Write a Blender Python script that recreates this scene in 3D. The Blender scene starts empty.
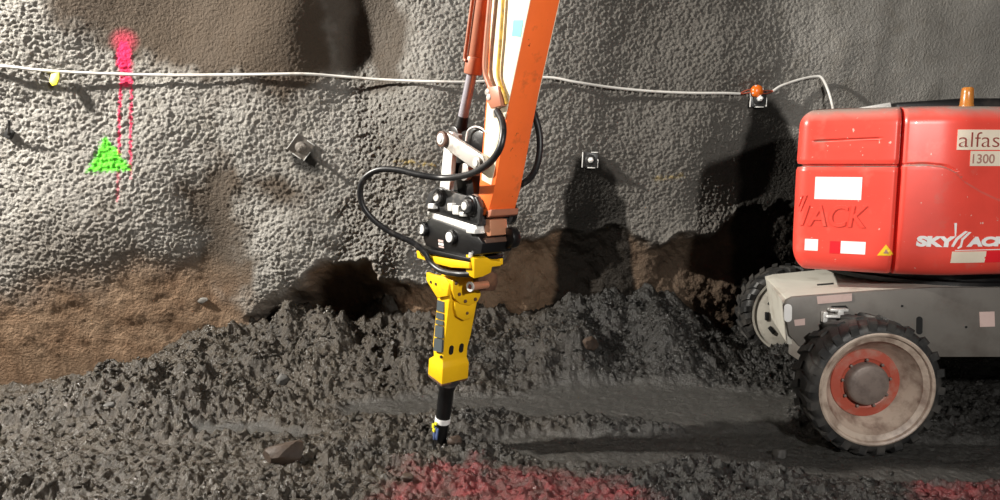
import bpy, bmesh, math, random
import numpy as np
from mathutils import Vector, Matrix
random.seed(7)
rng = np.random.default_rng(11)
PI = math.pi
scn = bpy.context.scene
col = scn.collection

# ------------------------------------------------------------------ camera
F = 720.0
CAM = np.array([0.0, 0.0, 1.8])
PITCH = math.radians(7.0)
SP, CP = math.sin(PITCH), math.cos(PITCH)
cd = bpy.data.cameras.new('camera')
cam = bpy.data.objects.new('camera', cd)
col.objects.link(cam)
cam.location = CAM
cam.rotation_euler = (PI/2 - PITCH, 0, 0)
cd.sensor_width = 36.0
cd.lens = 36.0 * F / 1000.0
cd.clip_end = 100
scn.camera = cam

def ray(px, py):
    u = (px - 500.0) / F
    v = (250.0 - py) / F
    return np.array([u, CP + v * SP, -SP + v * CP])

def at(px, py, Y):
    d = ray(px, py)
    return CAM + d * (Y / d[1])

def at_z(px, py, z):
    d = ray(px, py)
    return CAM + d * ((z - CAM[2]) / d[2])

# ------------------------------------------------------------------ materials
def new_mat(name):
    m = bpy.data.materials.new(name)
    m.use_nodes = True
    nt = m.node_tree
    return m, nt, nt.nodes['Principled BSDF']

def N(nt, typ, **kw):
    n = nt.nodes.new(typ)
    for k, v in kw.items():
        setattr(n, k, v)
    return n

def c4(c):
    return (c[0], c[1], c[2], 1.0)

def mixc(nt, a, b, fac):
    """a, b: colour tuple or socket, fac: float or socket"""
    n = N(nt, 'ShaderNodeMix', data_type='RGBA')
    for sock, val in ((n.inputs[0], fac), (n.inputs[6], a), (n.inputs[7], b)):
        if hasattr(val, 'is_linked'):
            nt.links.new(val, sock)
        elif isinstance(val, (tuple, list)):
            sock.default_value = c4(val)
        else:
            sock.default_value = val
    return n.outputs[2]

def noise_fac(nt, scale, lo, hi, detail=6, rough=0.6, coord='Object', dist=0.0):
    tc = N(nt, 'ShaderNodeTexCoord')
    n = N(nt, 'ShaderNodeTexNoise')
    n.inputs['Scale'].default_value = scale
    n.inputs['Detail'].default_value = detail
    n.inputs['Roughness'].default_value = rough
    n.inputs['Distortion'].default_value = dist
    nt.links.new(tc.outputs[coord], n.inputs['Vector'])
    r = N(nt, 'ShaderNodeMapRange')
    r.inputs[1].default_value = lo
    r.inputs[2].default_value = hi
    nt.links.new(n.outputs['Fac'], r.inputs[0])
    return r.outputs[0]

def math_n(nt, op, a, b=None):
    n = N(nt, 'ShaderNodeMath', operation=op)
    n.use_clamp = True
    for i, v in enumerate((a, b)):
        if v is None:
            continue
        if hasattr(v, 'is_linked'):
            nt.links.new(v, n.inputs[i])
        else:
            n.inputs[i].default_value = v
    return n.outputs[0]

def bump(nt, bsdf, fac, strength=0.3, dist=0.01):
    b = N(nt, 'ShaderNodeBump')
    b.inputs['Strength'].default_value = strength
    b.inputs['Distance'].default_value = dist
    nt.links.new(fac, b.inputs['Height'])
    nt.links.new(b.outputs[0], bsdf.inputs['Normal'])

def paint(name, color, rough=0.4, metal=0.0, dirt=None, dirt_amt=0.0, dscale=6.0, chips=None, dust=None, bstr=0.08, coat=0.0):
    m, nt, b = new_mat(name)
    b.inputs['Metallic'].default_value = metal
    b.inputs['Roughness'].default_value = rough
    b.inputs['Coat Weight'].default_value = coat
    cur = tuple(color)
    v = noise_fac(nt, 3.0, 0.3, 0.7)
    cur = mixc(nt, tuple(x * 0.9 for x in color), tuple(min(1, x * 1.08) for x in color), v)
    if dirt:
        f = noise_fac(nt, dscale, 0.62 - dirt_amt * 0.35, 0.80 - dirt_amt * 0.2)
        f = math_n(nt, 'MULTIPLY', f, 0.85)
        cur = mixc(nt, cur, dirt, f)
    if chips:
        f = noise_fac(nt, 30.0, 0.70, 0.715, detail=3)
        cur = mixc(nt, cur, chips, f)
    if dust:
        g = N(nt, 'ShaderNodeNewGeometry')
        sx = N(nt, 'ShaderNodeSeparateXYZ')
        nt.links.new(g.outputs['Normal'], sx.inputs[0])
        r = N(nt, 'ShaderNodeMapRange')
        r.inputs[1].default_value = 0.25
        r.inputs[2].default_value = 0.95
        nt.links.new(sx.outputs[2], r.inputs[0])
        f = math_n(nt, 'MULTIPLY', r.outputs[0], noise_fac(nt, 5.0, 0.2, 0.55))
        cur = mixc(nt, cur, dust, f)
    nt.links.new(cur, b.inputs['Base Color'])
    bump(nt, b, noise_fac(nt, 60.0, 0.2, 0.8), bstr, 0.004)
    return m

MUD = (0.055, 0.045, 0.036)
M = {}
M['orange'] = paint('orange_paint', (0.95, 0.165, 0.032), 0.42, dirt=(0.30, 0.08, 0.03), dirt_amt=0.12, dscale=9, chips=(0.2, 0.06, 0.02))
M['cream'] = paint('cream_side', (0.88, 0.78, 0.58), 0.4, dirt=(0.5, 0.30, 0.15), dirt_amt=0.15, dscale=7)
M['pinkish'] = paint('faded_orange', (0.44, 0.17, 0.10), 0.4, dirt=(0.2, 0.08, 0.05), dirt_amt=0.3)
M['yellow'] = paint('yellow_paint', (0.95, 0.55, 0.008), 0.40, dirt=(0.45, 0.27, 0.05), dirt_amt=0.03)
M['black'] = paint('black_paint', (0.006, 0.006, 0.0065), 0.36, dirt=(0.035, 0.03, 0.027), dirt_amt=0.2)
M['darkgrey'] = paint('dark_grey_paint', (0.03, 0.03, 0.031), 0.38, dirt=(0.16, 0.145, 0.13), dirt_amt=0.25, dscale=14)
M['rust'] = paint('rusty_steel', (0.10, 0.05, 0.032), 0.6, dirt=(0.22, 0.11, 0.06), dirt_amt=0.4, dscale=12, bstr=0.3)
M['copper'] = paint('copper_pipe', (0.62, 0.28, 0.16), 0.35, 0.3)
M['chrome'] = paint('chrome_rod', (0.42, 0.40, 0.44), 0.25, 0.25, bstr=0.01)
M['steel'] = paint('light_steel', (0.52, 0.49, 0.45), 0.4, 0.25, dirt=(0.15, 0.12, 0.1), dirt_amt=0.3, dscale=14)
M['bright'] = paint('bare_bright_steel', (0.78, 0.77, 0.74), 0.35, 0.2, dirt=(0.3, 0.28, 0.25), dirt_amt=0.1, dscale=30)
M['rubber'] = paint('rubber_hose', (0.012, 0.012, 0.013), 0.4, dirt=(0.09, 0.08, 0.075), dirt_amt=0.15, dscale=25)
M['yellowpipe'] = paint('dirty_yellow_pipe', (0.60, 0.36, 0.03), 0.5, dirt=(0.12, 0.06, 0.03), dirt_amt=0.55, dscale=25)
M['tyre'] = paint('tyre_rubber', (0.018, 0.018, 0.018), 0.5, dirt=(0.075, 0.068, 0.06), dirt_amt=0.55, dscale=7, bstr=0.4)
M['rim'] = paint('rim_paint', (0.52, 0.42, 0.34), 0.45, dirt=(0.12, 0.06, 0.042), dirt_amt=0.5, dscale=8, bstr=0.2)
M['rimgrey'] = paint('far_rim_paint', (0.55, 0.52, 0.45), 0.5, dirt=(0.2, 0.17, 0.14), dirt_amt=0.3, dscale=8)
M['rimred'] = paint('rim_red_paint', (0.40, 0.075, 0.045), 0.5, dirt=(0.38, 0.22, 0.17), dirt_amt=0.35, dscale=9, bstr=0.2)
M['hub'] = paint('hub_steel', (0.24, 0.19, 0.165), 0.5, 0.2, dirt=(0.12, 0.09, 0.08), dirt_amt=0.5, dscale=14, bstr=0.3)
M['red'] = paint('red_shell_paint', (0.80, 0.075, 0.052), 0.33, dirt=(0.62, 0.16, 0.12), dirt_amt=0.10, dscale=5, chips=(0.75, 0.45, 0.38), dust=(0.34, 0.28, 0.24), coat=0.12, bstr=0.02)
M['chassis'] = paint('chassis_grey_dark', (0.15, 0.137, 0.122), 0.5, dirt=(0.085, 0.07, 0.06), dirt_amt=0.42, dscale=3.2, bstr=0.1)  # darker tone of the chassis grey, for sides, core and axles
M['deck'] = paint('chassis_grey_pale', (0.50, 0.48, 0.42), 0.5, dirt=(0.30, 0.26, 0.21), dirt_amt=0.25, dscale=5)  # paler tone of the chassis grey, for deck and end plate
M['hole'] = paint('dark_hole', (0.006, 0.006, 0.006), 0.8)
M['white'] = paint('white_sticker', (0.88, 0.87, 0.85), 0.5, dirt=(0.6, 0.5, 0.45), dirt_amt=0.02)
M['palesticker'] = paint('pale_sticker', (0.80, 0.70, 0.56), 0.5)
M['pinksticker'] = paint('pink_white_sticker', (0.62, 0.46, 0.42), 0.5, dirt=(0.4, 0.28, 0.25), dirt_amt=0.2)
M['redsticker'] = paint('red_reflector_tape', (0.80, 0.02, 0.03), 0.35)
M['yelsticker'] = paint('yellow_warning_sticker', (0.95, 0.62, 0.03), 0.45)
M['inkred'] = paint('dark_red_ink', (0.28, 0.05, 0.04), 0.5)
M['inkfade'] = paint('faded_red_ink', (0.42, 0.22, 0.18), 0.5)
M['greytile'] = paint('grey_decal', (0.07, 0.085, 0.09), 0.4)
M['cyan'] = paint('turquoise_decal', (0.10, 0.42, 0.38), 0.5)
M['cable'] = paint('white_cable_sheath', (0.72, 0.70, 0.66), 0.45, dirt=(0.35, 0.3, 0.25), dirt_amt=0.15, dscale=10)
M['redwire'] = paint('red_wire', (0.42, 0.09, 0.05), 0.5)
M['orangeplastic'] = paint('orange_plastic', (0.75, 0.15, 0.015), 0.25)
M['yellowtag'] = paint('yellow_tag', (0.88, 0.80, 0.03), 0.5)
M['blue'] = paint('blue_tape', (0.09, 0.13, 0.27), 0.5)
M['plate'] = paint('bolt_plate_steel', (0.20, 0.18, 0.16), 0.5, 0.3, dirt=(0.42, 0.38, 0.33), dirt_amt=0.35, dscale=16)
M['platedark'] = paint('wet_bolt_plate', (0.04, 0.04, 0.04), 0.35, 0.3, dirt=(0.15, 0.14, 0.13), dirt_amt=0.2, dscale=16)
M['rockbrown'] = paint('brown_rock', (0.055, 0.036, 0.025), 0.6, dirt=(0.03, 0.022, 0.018), dirt_amt=0.5, dscale=14, bstr=0.6)
M['rockpale'] = paint('pale_rock', (0.15, 0.14, 0.125), 0.7, dirt=(0.06, 0.055, 0.05), dirt_amt=0.4, dscale=14, bstr=0.6)
M['rockgrey'] = paint('grey_rock', (0.065, 0.062, 0.057), 0.6, dirt=(0.03, 0.028, 0.026), dirt_amt=0.4, dscale=14, bstr=0.6)

m, nt, b = new_mat('amber_lens')
b.inputs['Base Color'].default_value = (0.42, 0.16, 0.03, 1)
b.inputs['Roughness'].default_value = 0.25
b.inputs['Subsurface Weight'].default_value = 0.3
bump(nt, b, noise_fac(nt, 80, 0.3, 0.7), 0.05, 0.002)
M['amber'] = m

# ------------------------------------------------------------------ mesh helpers
def tag(o, label=None, cat=None, group=None, kind=None):
    if label: o['label'] = label
    if cat: o['category'] = cat
    if group: o['group'] = group
    if kind: o['kind'] = kind
    return o

def empty(name, loc=(0, 0, 0), rot=(0, 0, 0), label=None, cat=None, group=None):
    o = bpy.data.objects.new(name, None)
    o.empty_display_size = 0.1
    o.location = loc
    o.rotation_euler = rot
    col.objects.link(o)
    return tag(o, label, cat, group)

def islands(bm):
    bm.verts.ensure_lookup_table()
    bm.verts.index_update()
    seen = set(); out = []
    for v in bm.verts:
        if v.index in seen: continue
        st = [v]; seen.add(v.index); grp = []
        while st:
            q = st.pop(); grp.append(q)
            for e in q.link_edges:
                o = e.other_vert(q)
                if o.index not in seen:
                    seen.add(o.index); st.append(o)
        out.append(grp)
    return out

def build(name, bm, mat, parent=None, smooth=True, angle=40, sep=False):
    if sep:      # every separate piece becomes an object of its own
        res = []
        for grp in islands(bm):
            t = bmesh.new()
            vm = {v: t.verts.new(v.co) for v in grp}
            fs = set(f for v in grp for f in v.link_faces)
            for f in fs:
                nf = t.faces.new([vm[v] for v in f.verts]); nf.material_index = f.material_index
            res.append(build(name, t, mat, parent, smooth, angle))
        bm.free()
        return res[0]
    bmesh.ops.recalc_face_normals(bm, faces=bm.faces)
    me = bpy.data.meshes.new(name)
    bm.to_mesh(me)
    bm.free()
    mats = mat if isinstance(mat, (list, tuple)) else [mat]
    for x in mats:
        me.materials.append(x)
    if smooth:
        me.shade_smooth()
        try:
            me.set_sharp_from_angle(angle=math.radians(angle))
        except Exception:
            pass
    o = bpy.data.objects.new(name, me)
    col.objects.link(o)
    if parent is not None:
        o.parent = parent
    return o

def B():
    return bmesh.new()

def merge(dst, src, mi=0):
    vm = {}
    for v in src.verts:
        vm[v] = dst.verts.new(v.co)
    for f in src.faces:
        try:
            nf = dst.faces.new([vm[v] for v in f.verts])
            nf.material_index = mi if mi else f.material_index
        except ValueError:
            pass
    src.free()
    return dst

def add_box(bm, c, size, bev=0.0, rot=None, mi=0, seg=2):
    t = bmesh.new()
    bmesh.ops.create_cube(t, size=1.0)
    for v in t.verts:
        v.co = Vector((v.co.x * size[0], v.co.y * size[1], v.co.z * size[2]))
    if bev > 0:
        bmesh.ops.bevel(t, geom=t.edges[:], offset=bev, segments=seg, affect='EDGES', profile=0.5)
    mt = Matrix.Translation(Vector(c))
    if rot is not None:
        mt = mt @ rot.to_4x4()
    t.transform(mt)
    return merge(bm, t, mi)

def add_prism(bm, poly, y0, y1, bev=0.0, axis='y', mi=0, seg=2):
    """poly: 2D points; extruded along axis. axis y: (x,z); axis x: (y,z); axis z: (x,y)"""
    t = bmesh.new()
    def P(p, d):
        if axis == 'y': return Vector((p[0], d, p[1]))
        if axis == 'x': return Vector((d, p[0], p[1]))
        return Vector((p[0], p[1], d))
    a = [t.verts.new(P(p, y0)) for p in poly]
    c = [t.verts.new(P(p, y1)) for p in poly]
    n = len(poly)
    t.faces.new(a)
    t.faces.new(c[::-1])
    for i in range(n):
        t.faces.new([a[i], c[i], c[(i + 1) % n], a[(i + 1) % n]])
    bmesh.ops.recalc_face_normals(t, faces=t.faces)
    if bev > 0:
        bmesh.ops.bevel(t, geom=t.edges[:], offset=bev, segments=seg, affect='EDGES', profile=0.5, clamp_overlap=True)
    return merge(bm, t, mi)

def frame_from(d):
    d = Vector(d).normalized()
    up = Vector((0, 0, 1)) if abs(d.z) < 0.9 else Vector((1, 0, 0))
    x = up.cross(d).normalized()
    y = d.cross(x)
    return x, y, d

def add_lathe(bm, origin, axis, prof, seg=32, mi=0, cap=True):
    """prof: list of (radius, distance along axis)"""
    t = bmesh.new()
    x, y, d = frame_from(axis)
    o = Vector(origin)
    rings = []
    for r, h in prof:
        if r < 1e-5:
            rings.append([t.verts.new(o + d * h)])
        else:
            rings.append([t.verts.new(o + d * h + x * (r * math.cos(2 * PI * k / seg)) + y * (r * math.sin(2 * PI * k / seg))) for k in range(seg)])
    for a, c in zip(rings, rings[1:]):
        for k in range(seg):
            k2 = (k + 1) % seg
            if len(a) == 1 and len(c) == 1: continue
            if len(a) == 1: t.faces.new([a[0], c[k], c[k2]])
            elif len(c) == 1: t.faces.new([a[k], c[0], a[k2]])
            else: t.faces.new([a[k], c[k], c[k2], a[k2]])
    if cap:
        for r in (rings[0], rings[-1]):
            if len(r) > 1: t.faces.new(r)
    bmesh.ops.recalc_face_normals(t, faces=t.faces)
    return merge(bm, t, mi)

def add_cyl(bm, p0, p1, r, r1=None, bev=0.0, seg=24, mi=0):
    p0, p1 = Vector(p0), Vector(p1)
    L = (p1 - p0).length
    r1 = r if r1 is None else r1
    if bev > 0:
        prof = [(0, 0), (r - bev, 0), (r - bev * .3, bev * .3), (r, bev), (r1, L - bev), (r1 - bev * .3, L - bev * .3), (r1 - bev, L), (0, L)]
    else:
        prof = [(0, 0), (r, 0), (r1, L), (0, L)]
    return add_lathe(bm, p0, p1 - p0, prof, seg, mi, cap=False)

def spline(pts, n=8):
    pts = [np.array(p, float) for p in pts]
    P = [2 * pts[0] - pts[1]] + pts + [2 * pts[-1] - pts[-2]]
    out = []
    for i in range(1, len(P) - 2):
        p0, p1, p2, p3 = P[i - 1:i + 3]
        for k in range(n):
            t = k / n
            out.append(0.5 * ((2 * p1) + (-p0 + p2) * t + (2 * p0 - 5 * p1 + 4 * p2 - p3) * t * t + (-p0 + 3 * p1 - 3 * p2 + p3) * t ** 3))
    out.append(pts[-1])
    return out

def add_tube(bm, pts, r, seg=10, mi=0, smooth=8):
    pts = [Vector(p) for p in (spline(pts, smooth) if smooth else pts)]
    t = bmesh.new()
    rings = []
    nrm = None
    for i, p in enumerate(pts):
        a = pts[max(0, i - 1)]
        c = pts[min(len(pts) - 1, i + 1)]
        d = (c - a).normalized()
        if nrm is None:
            nrm = frame_from(d)[0]
        nrm = (nrm - d * nrm.dot(d)).normalized()
        bn = d.cross(nrm)
        rr = r[min(i, len(r) - 1)] if isinstance(r, (list, tuple)) else r
        rings.append([t.verts.new(p + nrm * (rr * math.cos(2 * PI * k / seg)) + bn * (rr * math.sin(2 * PI * k / seg))) for k in range(seg)])
    for a, c in zip(rings, rings[1:]):
        for k in range(seg):
            t.faces.new([a[k], a[(k + 1) % seg], c[(k + 1) % seg], c[k]])
    t.faces.new(rings[0]); t.faces.new(rings[-1][::-1])
    return merge(bm, t, mi)

def add_loft(bm, rings, bev=0.0, mi=0):
    t = bmesh.new()
    R = [[t.verts.new(Vector(p)) for p in ring] for ring in rings]
    n = len(R[0])
    for a, c in zip(R, R[1:]):
        for k in range(n):
            t.faces.new([a[k], a[(k + 1) % n], c[(k + 1) % n], c[k]])
    t.faces.new(R[0]); t.faces.new(R[-1][::-1])
    bmesh.ops.recalc_face_normals(t, faces=t.faces)
    if bev > 0:
        es = [e for e in t.edges if len(e.link_faces) == 2 and e.calc_face_angle(0) > 0.3]
        bmesh.ops.bevel(t, geom=es, offset=bev, segments=2, affect='EDGES', profile=0.5, clamp_overlap=True)
    return merge(bm, t, mi)

def text_mesh(s, bold=0.0, shear=0.0):
    """triangulated text in its own plane: (verts Nx2, faces), normalised to a unit-high, unit-wide box"""
    cu = bpy.data.curves.new('lettering', 'FONT')
    cu.body = s
    cu.offset = bold
    cu.shear = shear
    cu.resolution_u = 4
    ob = bpy.data.objects.new('lettering', cu)
    col.objects.link(ob)
    dg = bpy.context.evaluated_depsgraph_get()
    me = bpy.data.meshes.new_from_object(ob.evaluated_get(dg))
    V = np.array([v.co[:2] for v in me.vertices])
    Fc = [tuple(p.vertices) for p in me.polygons]
    bpy.data.objects.remove(ob)
    bpy.data.curves.remove(cu)
    bpy.data.meshes.remove(me)
    V = (V - V.min(0)) / (V.max(0) - V.min(0))
    return V, Fc

# ------------------------------------------------------------------ noise (numpy)
def _hash(ix, iy, seed):
    h = (ix.astype(np.int64) * 374761393 + iy.astype(np.int64) * 668265263 + seed * 1442695041) & 0x7fffffff
    h = ((h ^ (h >> 13)) * 1274126177) & 0x7fffffff
    return ((h ^ (h >> 16)) & 0xffff) / 65535.0

def perlin(x, y, seed=0):
    ix, iy = np.floor(x), np.floor(y)
    fx, fy = x - ix, y - iy
    def g(ox, oy):
        a = _hash(ix + ox, iy + oy, seed) * 2 * PI
        return np.cos(a) * (fx - ox) + np.sin(a) * (fy - oy)
    u = fx * fx * fx * (fx * (fx * 6 - 15) + 10)
    v = fy * fy * fy * (fy * (fy * 6 - 15) + 10)
    a = g(0, 0) * (1 - u) + g(1, 0) * u
    c = g(0, 1) * (1 - u) + g(1, 1) * u
    return (a * (1 - v) + c * v) * 1.4

def fbm(x, y, seed=0, octv=4, gain=0.5):
    s = np.zeros_like(x); a = 1.0; f = 1.0
    for i in range(octv):
        s += a * perlin(x * f + i * 13.7, y * f - i * 7.3, seed + i)
        a *= gain; f *= 2.03
    return s

def worley(x, y, seed=0):
    ix, iy = np.floor(x), np.floor(y)
    f1 = np.full_like(x, 9.0); f2 = np.full_like(x, 9.0); idv = np.zeros_like(x)
    for ox in (-1, 0, 1):
        for oy in (-1, 0, 1):
            cx, cy = ix + ox, iy + oy
            dx = cx + _hash(cx, cy, seed) - x
            dy = cy + _hash(cx, cy, seed + 77) - y
            d = np.sqrt(dx * dx + dy * dy)
            near = d < f1
            f2 = np.where(near, f1, np.minimum(f2, d))
            idv = np.where(near, _hash(cx, cy, seed + 31), idv)
            f1 = np.where(near, d, f1)
    return f1, f2, idv

def sstep(a, b, x):
    t = np.clip((x - a) / (b - a), 0, 1)
    return t * t * (3 - 2 * t)

def poly_sd(x, y, poly):
    """signed distance to a polygon, negative inside"""
    d = np.full(x.shape, 1e9)
    inside = np.zeros(x.shape, bool)
    n = len(poly)
    for i in range(n):
        ax, ay = poly[i]; bx, by = poly[(i + 1) % n]
        ex, ey = bx - ax, by - ay
        wx, wy = x - ax, y - ay
        t = np.clip((wx * ex + wy * ey) / (ex * ex + ey * ey + 1e-12), 0, 1)
        d = np.minimum(d, (wx - ex * t) ** 2 + (wy - ey * t) ** 2)
        c = ((ay > y) != (by > y))
        with np.errstate(divide='ignore', invalid='ignore'):
            inside ^= c & (x < ex * (y - ay) / (by - ay + 1e-15) + ax)
    d = np.sqrt(d)
    return np.where(inside, -d, d)

def line_d(x, y, pts):
    d = np.full(x.shape, 1e9)
    for (ax, ay), (bx, by) in zip(pts, pts[1:]):
        ex, ey = bx - ax, by - ay
        wx, wy = x - ax, y - ay
        t = np.clip((wx * ex + wy * ey) / (ex * ex + ey * ey + 1e-12), 0, 1)
        d = np.minimum(d, (wx - ex * t) ** 2 + (wy - ey * t) ** 2)
    return np.sqrt(d)

def axis_pts(lo, d0, d1, hi, fine, coarse):
    a = np.arange(lo, d0, coarse)
    c = np.arange(d0, d1, fine)
    e = np.arange(d1, hi + coarse * .5, coarse)
    return np.concatenate([a, c, e])

def grid_object(name, PX, PY, PZ, mat, attrs):
    ny, nx = PX.shape
    me = bpy.data.meshes.new(name)
    nv = nx * ny
    me.vertices.add(nv)
    co = np.stack([PX, PY, PZ], -1).reshape(-1).astype(np.float32)
    me.vertices.foreach_set('co', co)
    idx = np.arange(nv).reshape(ny, nx)
    q = np.stack([idx[:-1, :-1], idx[:-1, 1:], idx[1:, 1:], idx[1:, :-1]], -1).reshape(-1, 4)
    nf = len(q)
    me.loops.add(nf * 4)
    me.loops.foreach_set('vertex_index', q.reshape(-1).astype(np.int32))
    me.polygons.add(nf)
    me.polygons.foreach_set('loop_start', (np.arange(nf) * 4).astype(np.int32))
    me.update(calc_edges=True)
    me.validate()
    me.polygons.foreach_set('use_smooth', np.ones(nf, bool))
    for k, v in attrs.items():
        a = me.attributes.new(k, 'FLOAT', 'POINT')
        a.data.foreach_set('value', np.clip(v, 0, 1).reshape(-1).astype(np.float32))
    me.materials.append(mat)
    o = bpy.data.objects.new(name, me)
    col.objects.link(o)
    return o

# ------------------------------------------------------------------ WALL
def wall_base(X, Z):
    y = 6.58 + 0.14 * X
    y = y + 0.10 * np.maximum(0, 1.4 - Z) ** 2           # slightly undercut foot
    y = y - 0.05 * np.maximum(0, Z - 2.4) ** 2           # leans in overhead
    return y

def on_wall(px, py):
    """point of the undisplaced wall seen at a photo position -> (X, Z)"""
    d = ray(px, py)
    t = 6.5
    for _ in range(30):
        p = CAM + d * t
        t += (wall_base(p[0], p[2]) - p[1]) / (d[1] - 0.14 * d[0])
    p = CAM + d * t
    return (p[0], p[2])

def wpoly(pts):
    return [on_wall(*p) for p in pts]

BULGES = [  # photo position, radius x, radius z, amount towards the viewer
    (20, 40, .55, .6, .16), (160, 20, .75, .5, -.14), (285, 30, .5, .6, .16), (360, 30, .38, .55, -.22),
    (440, 120, .55, .9, .14), (330, 140, .35, .45, .05), (215, 250, .28, .6, -.12), (120, 200, .9, .5, .06),
    (300, 250, .35, .4, .10), (600, 250, .3, .6, -.14), (560, 110, .5, .6, .08), (690, 150, .45, .5, .13),
    (780, 180, .4, .7, -.10), (740, 60, .5, .4, .06), (640, 40, .5, .4, -.06), (560, 30, .4, .5, -.04),
    (690, 235, .5, .18, .10), (860, 60, .8, .9, .04), (400, 250, .4, .3, .06), (530, 260, .35, .3, -.12),
]
BULGES_W = [(on_wall(a, b), c, d, e) for a, b, c, d, e in BULGES]
CLAY_EDGE = [(-200, 300), (-60, 300), (0, 292), (60, 275), (130, 262), (190, 258), (235, 275), (252, 312), (275, 305), (300, 284), (330, 262), (360, 268), (400, 285), (440, 285),
             (500, 262), (525, 236), (560, 225), (610, 232), (650, 240), (700, 232), (745, 208), (800, 205), (900, 190), (1100, 190)]
CLAY_POLY = wpoly(CLAY_EDGE) + [(9, -1), (-9, -1)]
def wall_macro(X, Z):
    y = wall_base(X, Z)
    for (bx, bz), rx, rz, a in BULGES_W:
        y = y - .8 * a * np.exp(-((X - bx) / rx) ** 2 - ((Z - bz) / rz) ** 2)
    y = y + 0.035 * fbm(X * 0.9, Z * 0.9, 3, 3)
    return y

def wall_full(X, Z):
    y = wall_macro(X, Z)
    wob = 0.10 * fbm(X * 3, Z * 3, 21, 4)
    sd = poly_sd(X, Z, CLAY_POLY) + wob
    lf = sstep(-1.55, -2.1, X)
    clay = (1 - lf) * sstep(0.06, -0.08, sd) + lf * sstep(0.16, -0.30, sd)
    lip = np.exp(-((sd - 0.02) / 0.05) ** 2) * (1 - lf)
    # smoother patches, some of them under the painted shadows
    sm = np.zeros_like(X)
    for pts, soft in SMOOTH_W:
        sm = np.maximum(sm, sstep(soft, -soft, poly_sd(X, Z, pts) + wob * 1.3))
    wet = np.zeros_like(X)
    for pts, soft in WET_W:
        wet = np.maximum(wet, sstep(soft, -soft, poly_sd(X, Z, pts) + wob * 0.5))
    # pebbly sprayed concrete
    f1, f2, idv = worley(X / 0.029 + 0.5 * fbm(X * 14, Z * 14, 5, 2), Z / 0.026, 9)
    peb = np.sqrt(np.clip(1 - (f1 / .66) ** 2, 0, 1)) * (0.3 + 0.7 * idv)
    g1, g2, gid = worley(X / 0.085, Z / 0.075, 19)
    rough = (1 - clay) * (1 - 0.75 * sm) * (1 - 0.45 * wet)
    far = 1 - 0.55 * sstep(2.0, 3.2, X)
    y = y - rough * far * (0.017 * peb + 0.006 * fbm(X * 9, Z * 9, 8, 2) + 0.008 * fbm(X * 40, Z * 40, 18, 3))
    # dug clay: scrape marks running down to the left, lumps
    sc = fbm((X * 0.8 + Z * 0.7) * 9, (Z * 0.8 - X * 0.7) * 1.6, 15, 4)
    y = y + clay * (0.07 * (1 - .7 * lf) + (0.018 - .010 * lf) * sc - (0.020 - .013 * lf) * fbm(X * 8, Z * 8, 25, 5)) - 0.028 * lip
    # the dark hollow left of the breaker and the overhang by the far wheel
    for pts, dep in HOLES_W:
        h = sstep(0.10, -0.14, poly_sd(X, Z, pts) + wob * 0.8)
        y = y + dep * h
    return y, clay, sm, wet, peb, idv, sd, wob

SMOOTH_W = [(wpoly(p), s) for p, s in [
    ([(45, -30), (60, 20), (110, 42), (180, 66), (260, 80), (315, 78), (325, 30), (320, -30)], .12),
    ([(310, -40), (312, 30), (330, 75), (395, 80), (412, 40), (400, -40)], .08),
    ([(205, 170), (190, 235), (200, 330), (250, 330), (245, 260), (225, 215), (228, 172)], .08),
    ([(845, -60), (850, 110), (1100, 140), (1100, -60)], .3),
]]
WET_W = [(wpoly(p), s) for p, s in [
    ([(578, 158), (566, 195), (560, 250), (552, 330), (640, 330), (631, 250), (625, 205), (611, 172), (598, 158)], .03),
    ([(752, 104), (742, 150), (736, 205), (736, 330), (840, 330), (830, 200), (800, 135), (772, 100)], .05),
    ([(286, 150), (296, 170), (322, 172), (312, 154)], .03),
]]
HOLES_W = [(wpoly(p), d) for p, d in [
    ([(325, 282), (345, 275), (400, 295), (400, 322), (375, 340), (330, 335), (260, 330), (250, 320)], .24),
    ([(655, 246), (690, 240), (745, 218), (760, 260), (742, 285), (690, 285), (660, 275)], .10),
    ([(525, 250), (560, 245), (600, 250), (590, 330), (530, 330)], .12),
]]
xs = axis_pts(-8.9, -4.5, 4.3, 9, 0.0085, 0.12)
zs = axis_pts(-0.4, 0.1, 4.1, 6.0, 0.0090, 0.12)
WX, WZ = np.meshgrid(xs, zs)
WY, w_clay, w_sm, w_wet, w_peb, w_id, w_sd, w_wob = wall_full(WX, WZ)

# spray paint marks
spk = 0.016 * fbm(WX * 40, WZ * 40, 33, 3)
px_pts = lambda pts: [on_wall(*p) for p in pts]
pk = np.zeros_like(WX)
cx, cz = on_wall(122, 56)
dd = np.sqrt(((WX - cx) / 0.055) ** 2 + ((WZ - cz) / 0.14) ** 2)
pk = np.maximum(pk, sstep(1.25, 0.75, dd + spk * 12))
cx, cz = on_wall(121, 40)
dd = np.sqrt(((WX - cx) / 0.09) ** 2 + ((WZ - cz) / 0.09) ** 2)
pk = np.maximum(pk, 0.45 * sstep(1.5, 0.2, dd))
for pts, wd in (([(121, 62), (121, 100), (121.5, 150), (121, 200)], .009), ([(129, 66), (132, 100), (133, 150), (134, 178)], .008), ([(126, 62), (126, 84)], .03)):
    pk = np.maximum(pk, 0.9 * sstep(wd * 1.7, wd * 0.5, line_d(WX, WZ, px_pts(pts)) + spk * 0.7))
pts = px_pts([(121, 170), (121, 205)])
pk = np.where(WZ < on_wall(121, 165)[1], pk * 0.45, pk)
gr = sstep(0.018, -0.012, poly_sd(WX, WZ, px_pts([(107, 137), (92, 169), (91, 172), (132, 170), (131, 166), (118, 150)])) + spk * 1.6)
yl = 0.6 * sstep(0.05, 0.0, line_d(WX, WZ, px_pts([(396, 163), (412, 162), (432, 166), (438, 165)])) + np.abs(spk) * 2) * sstep(.35, .6, w_id)
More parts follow.
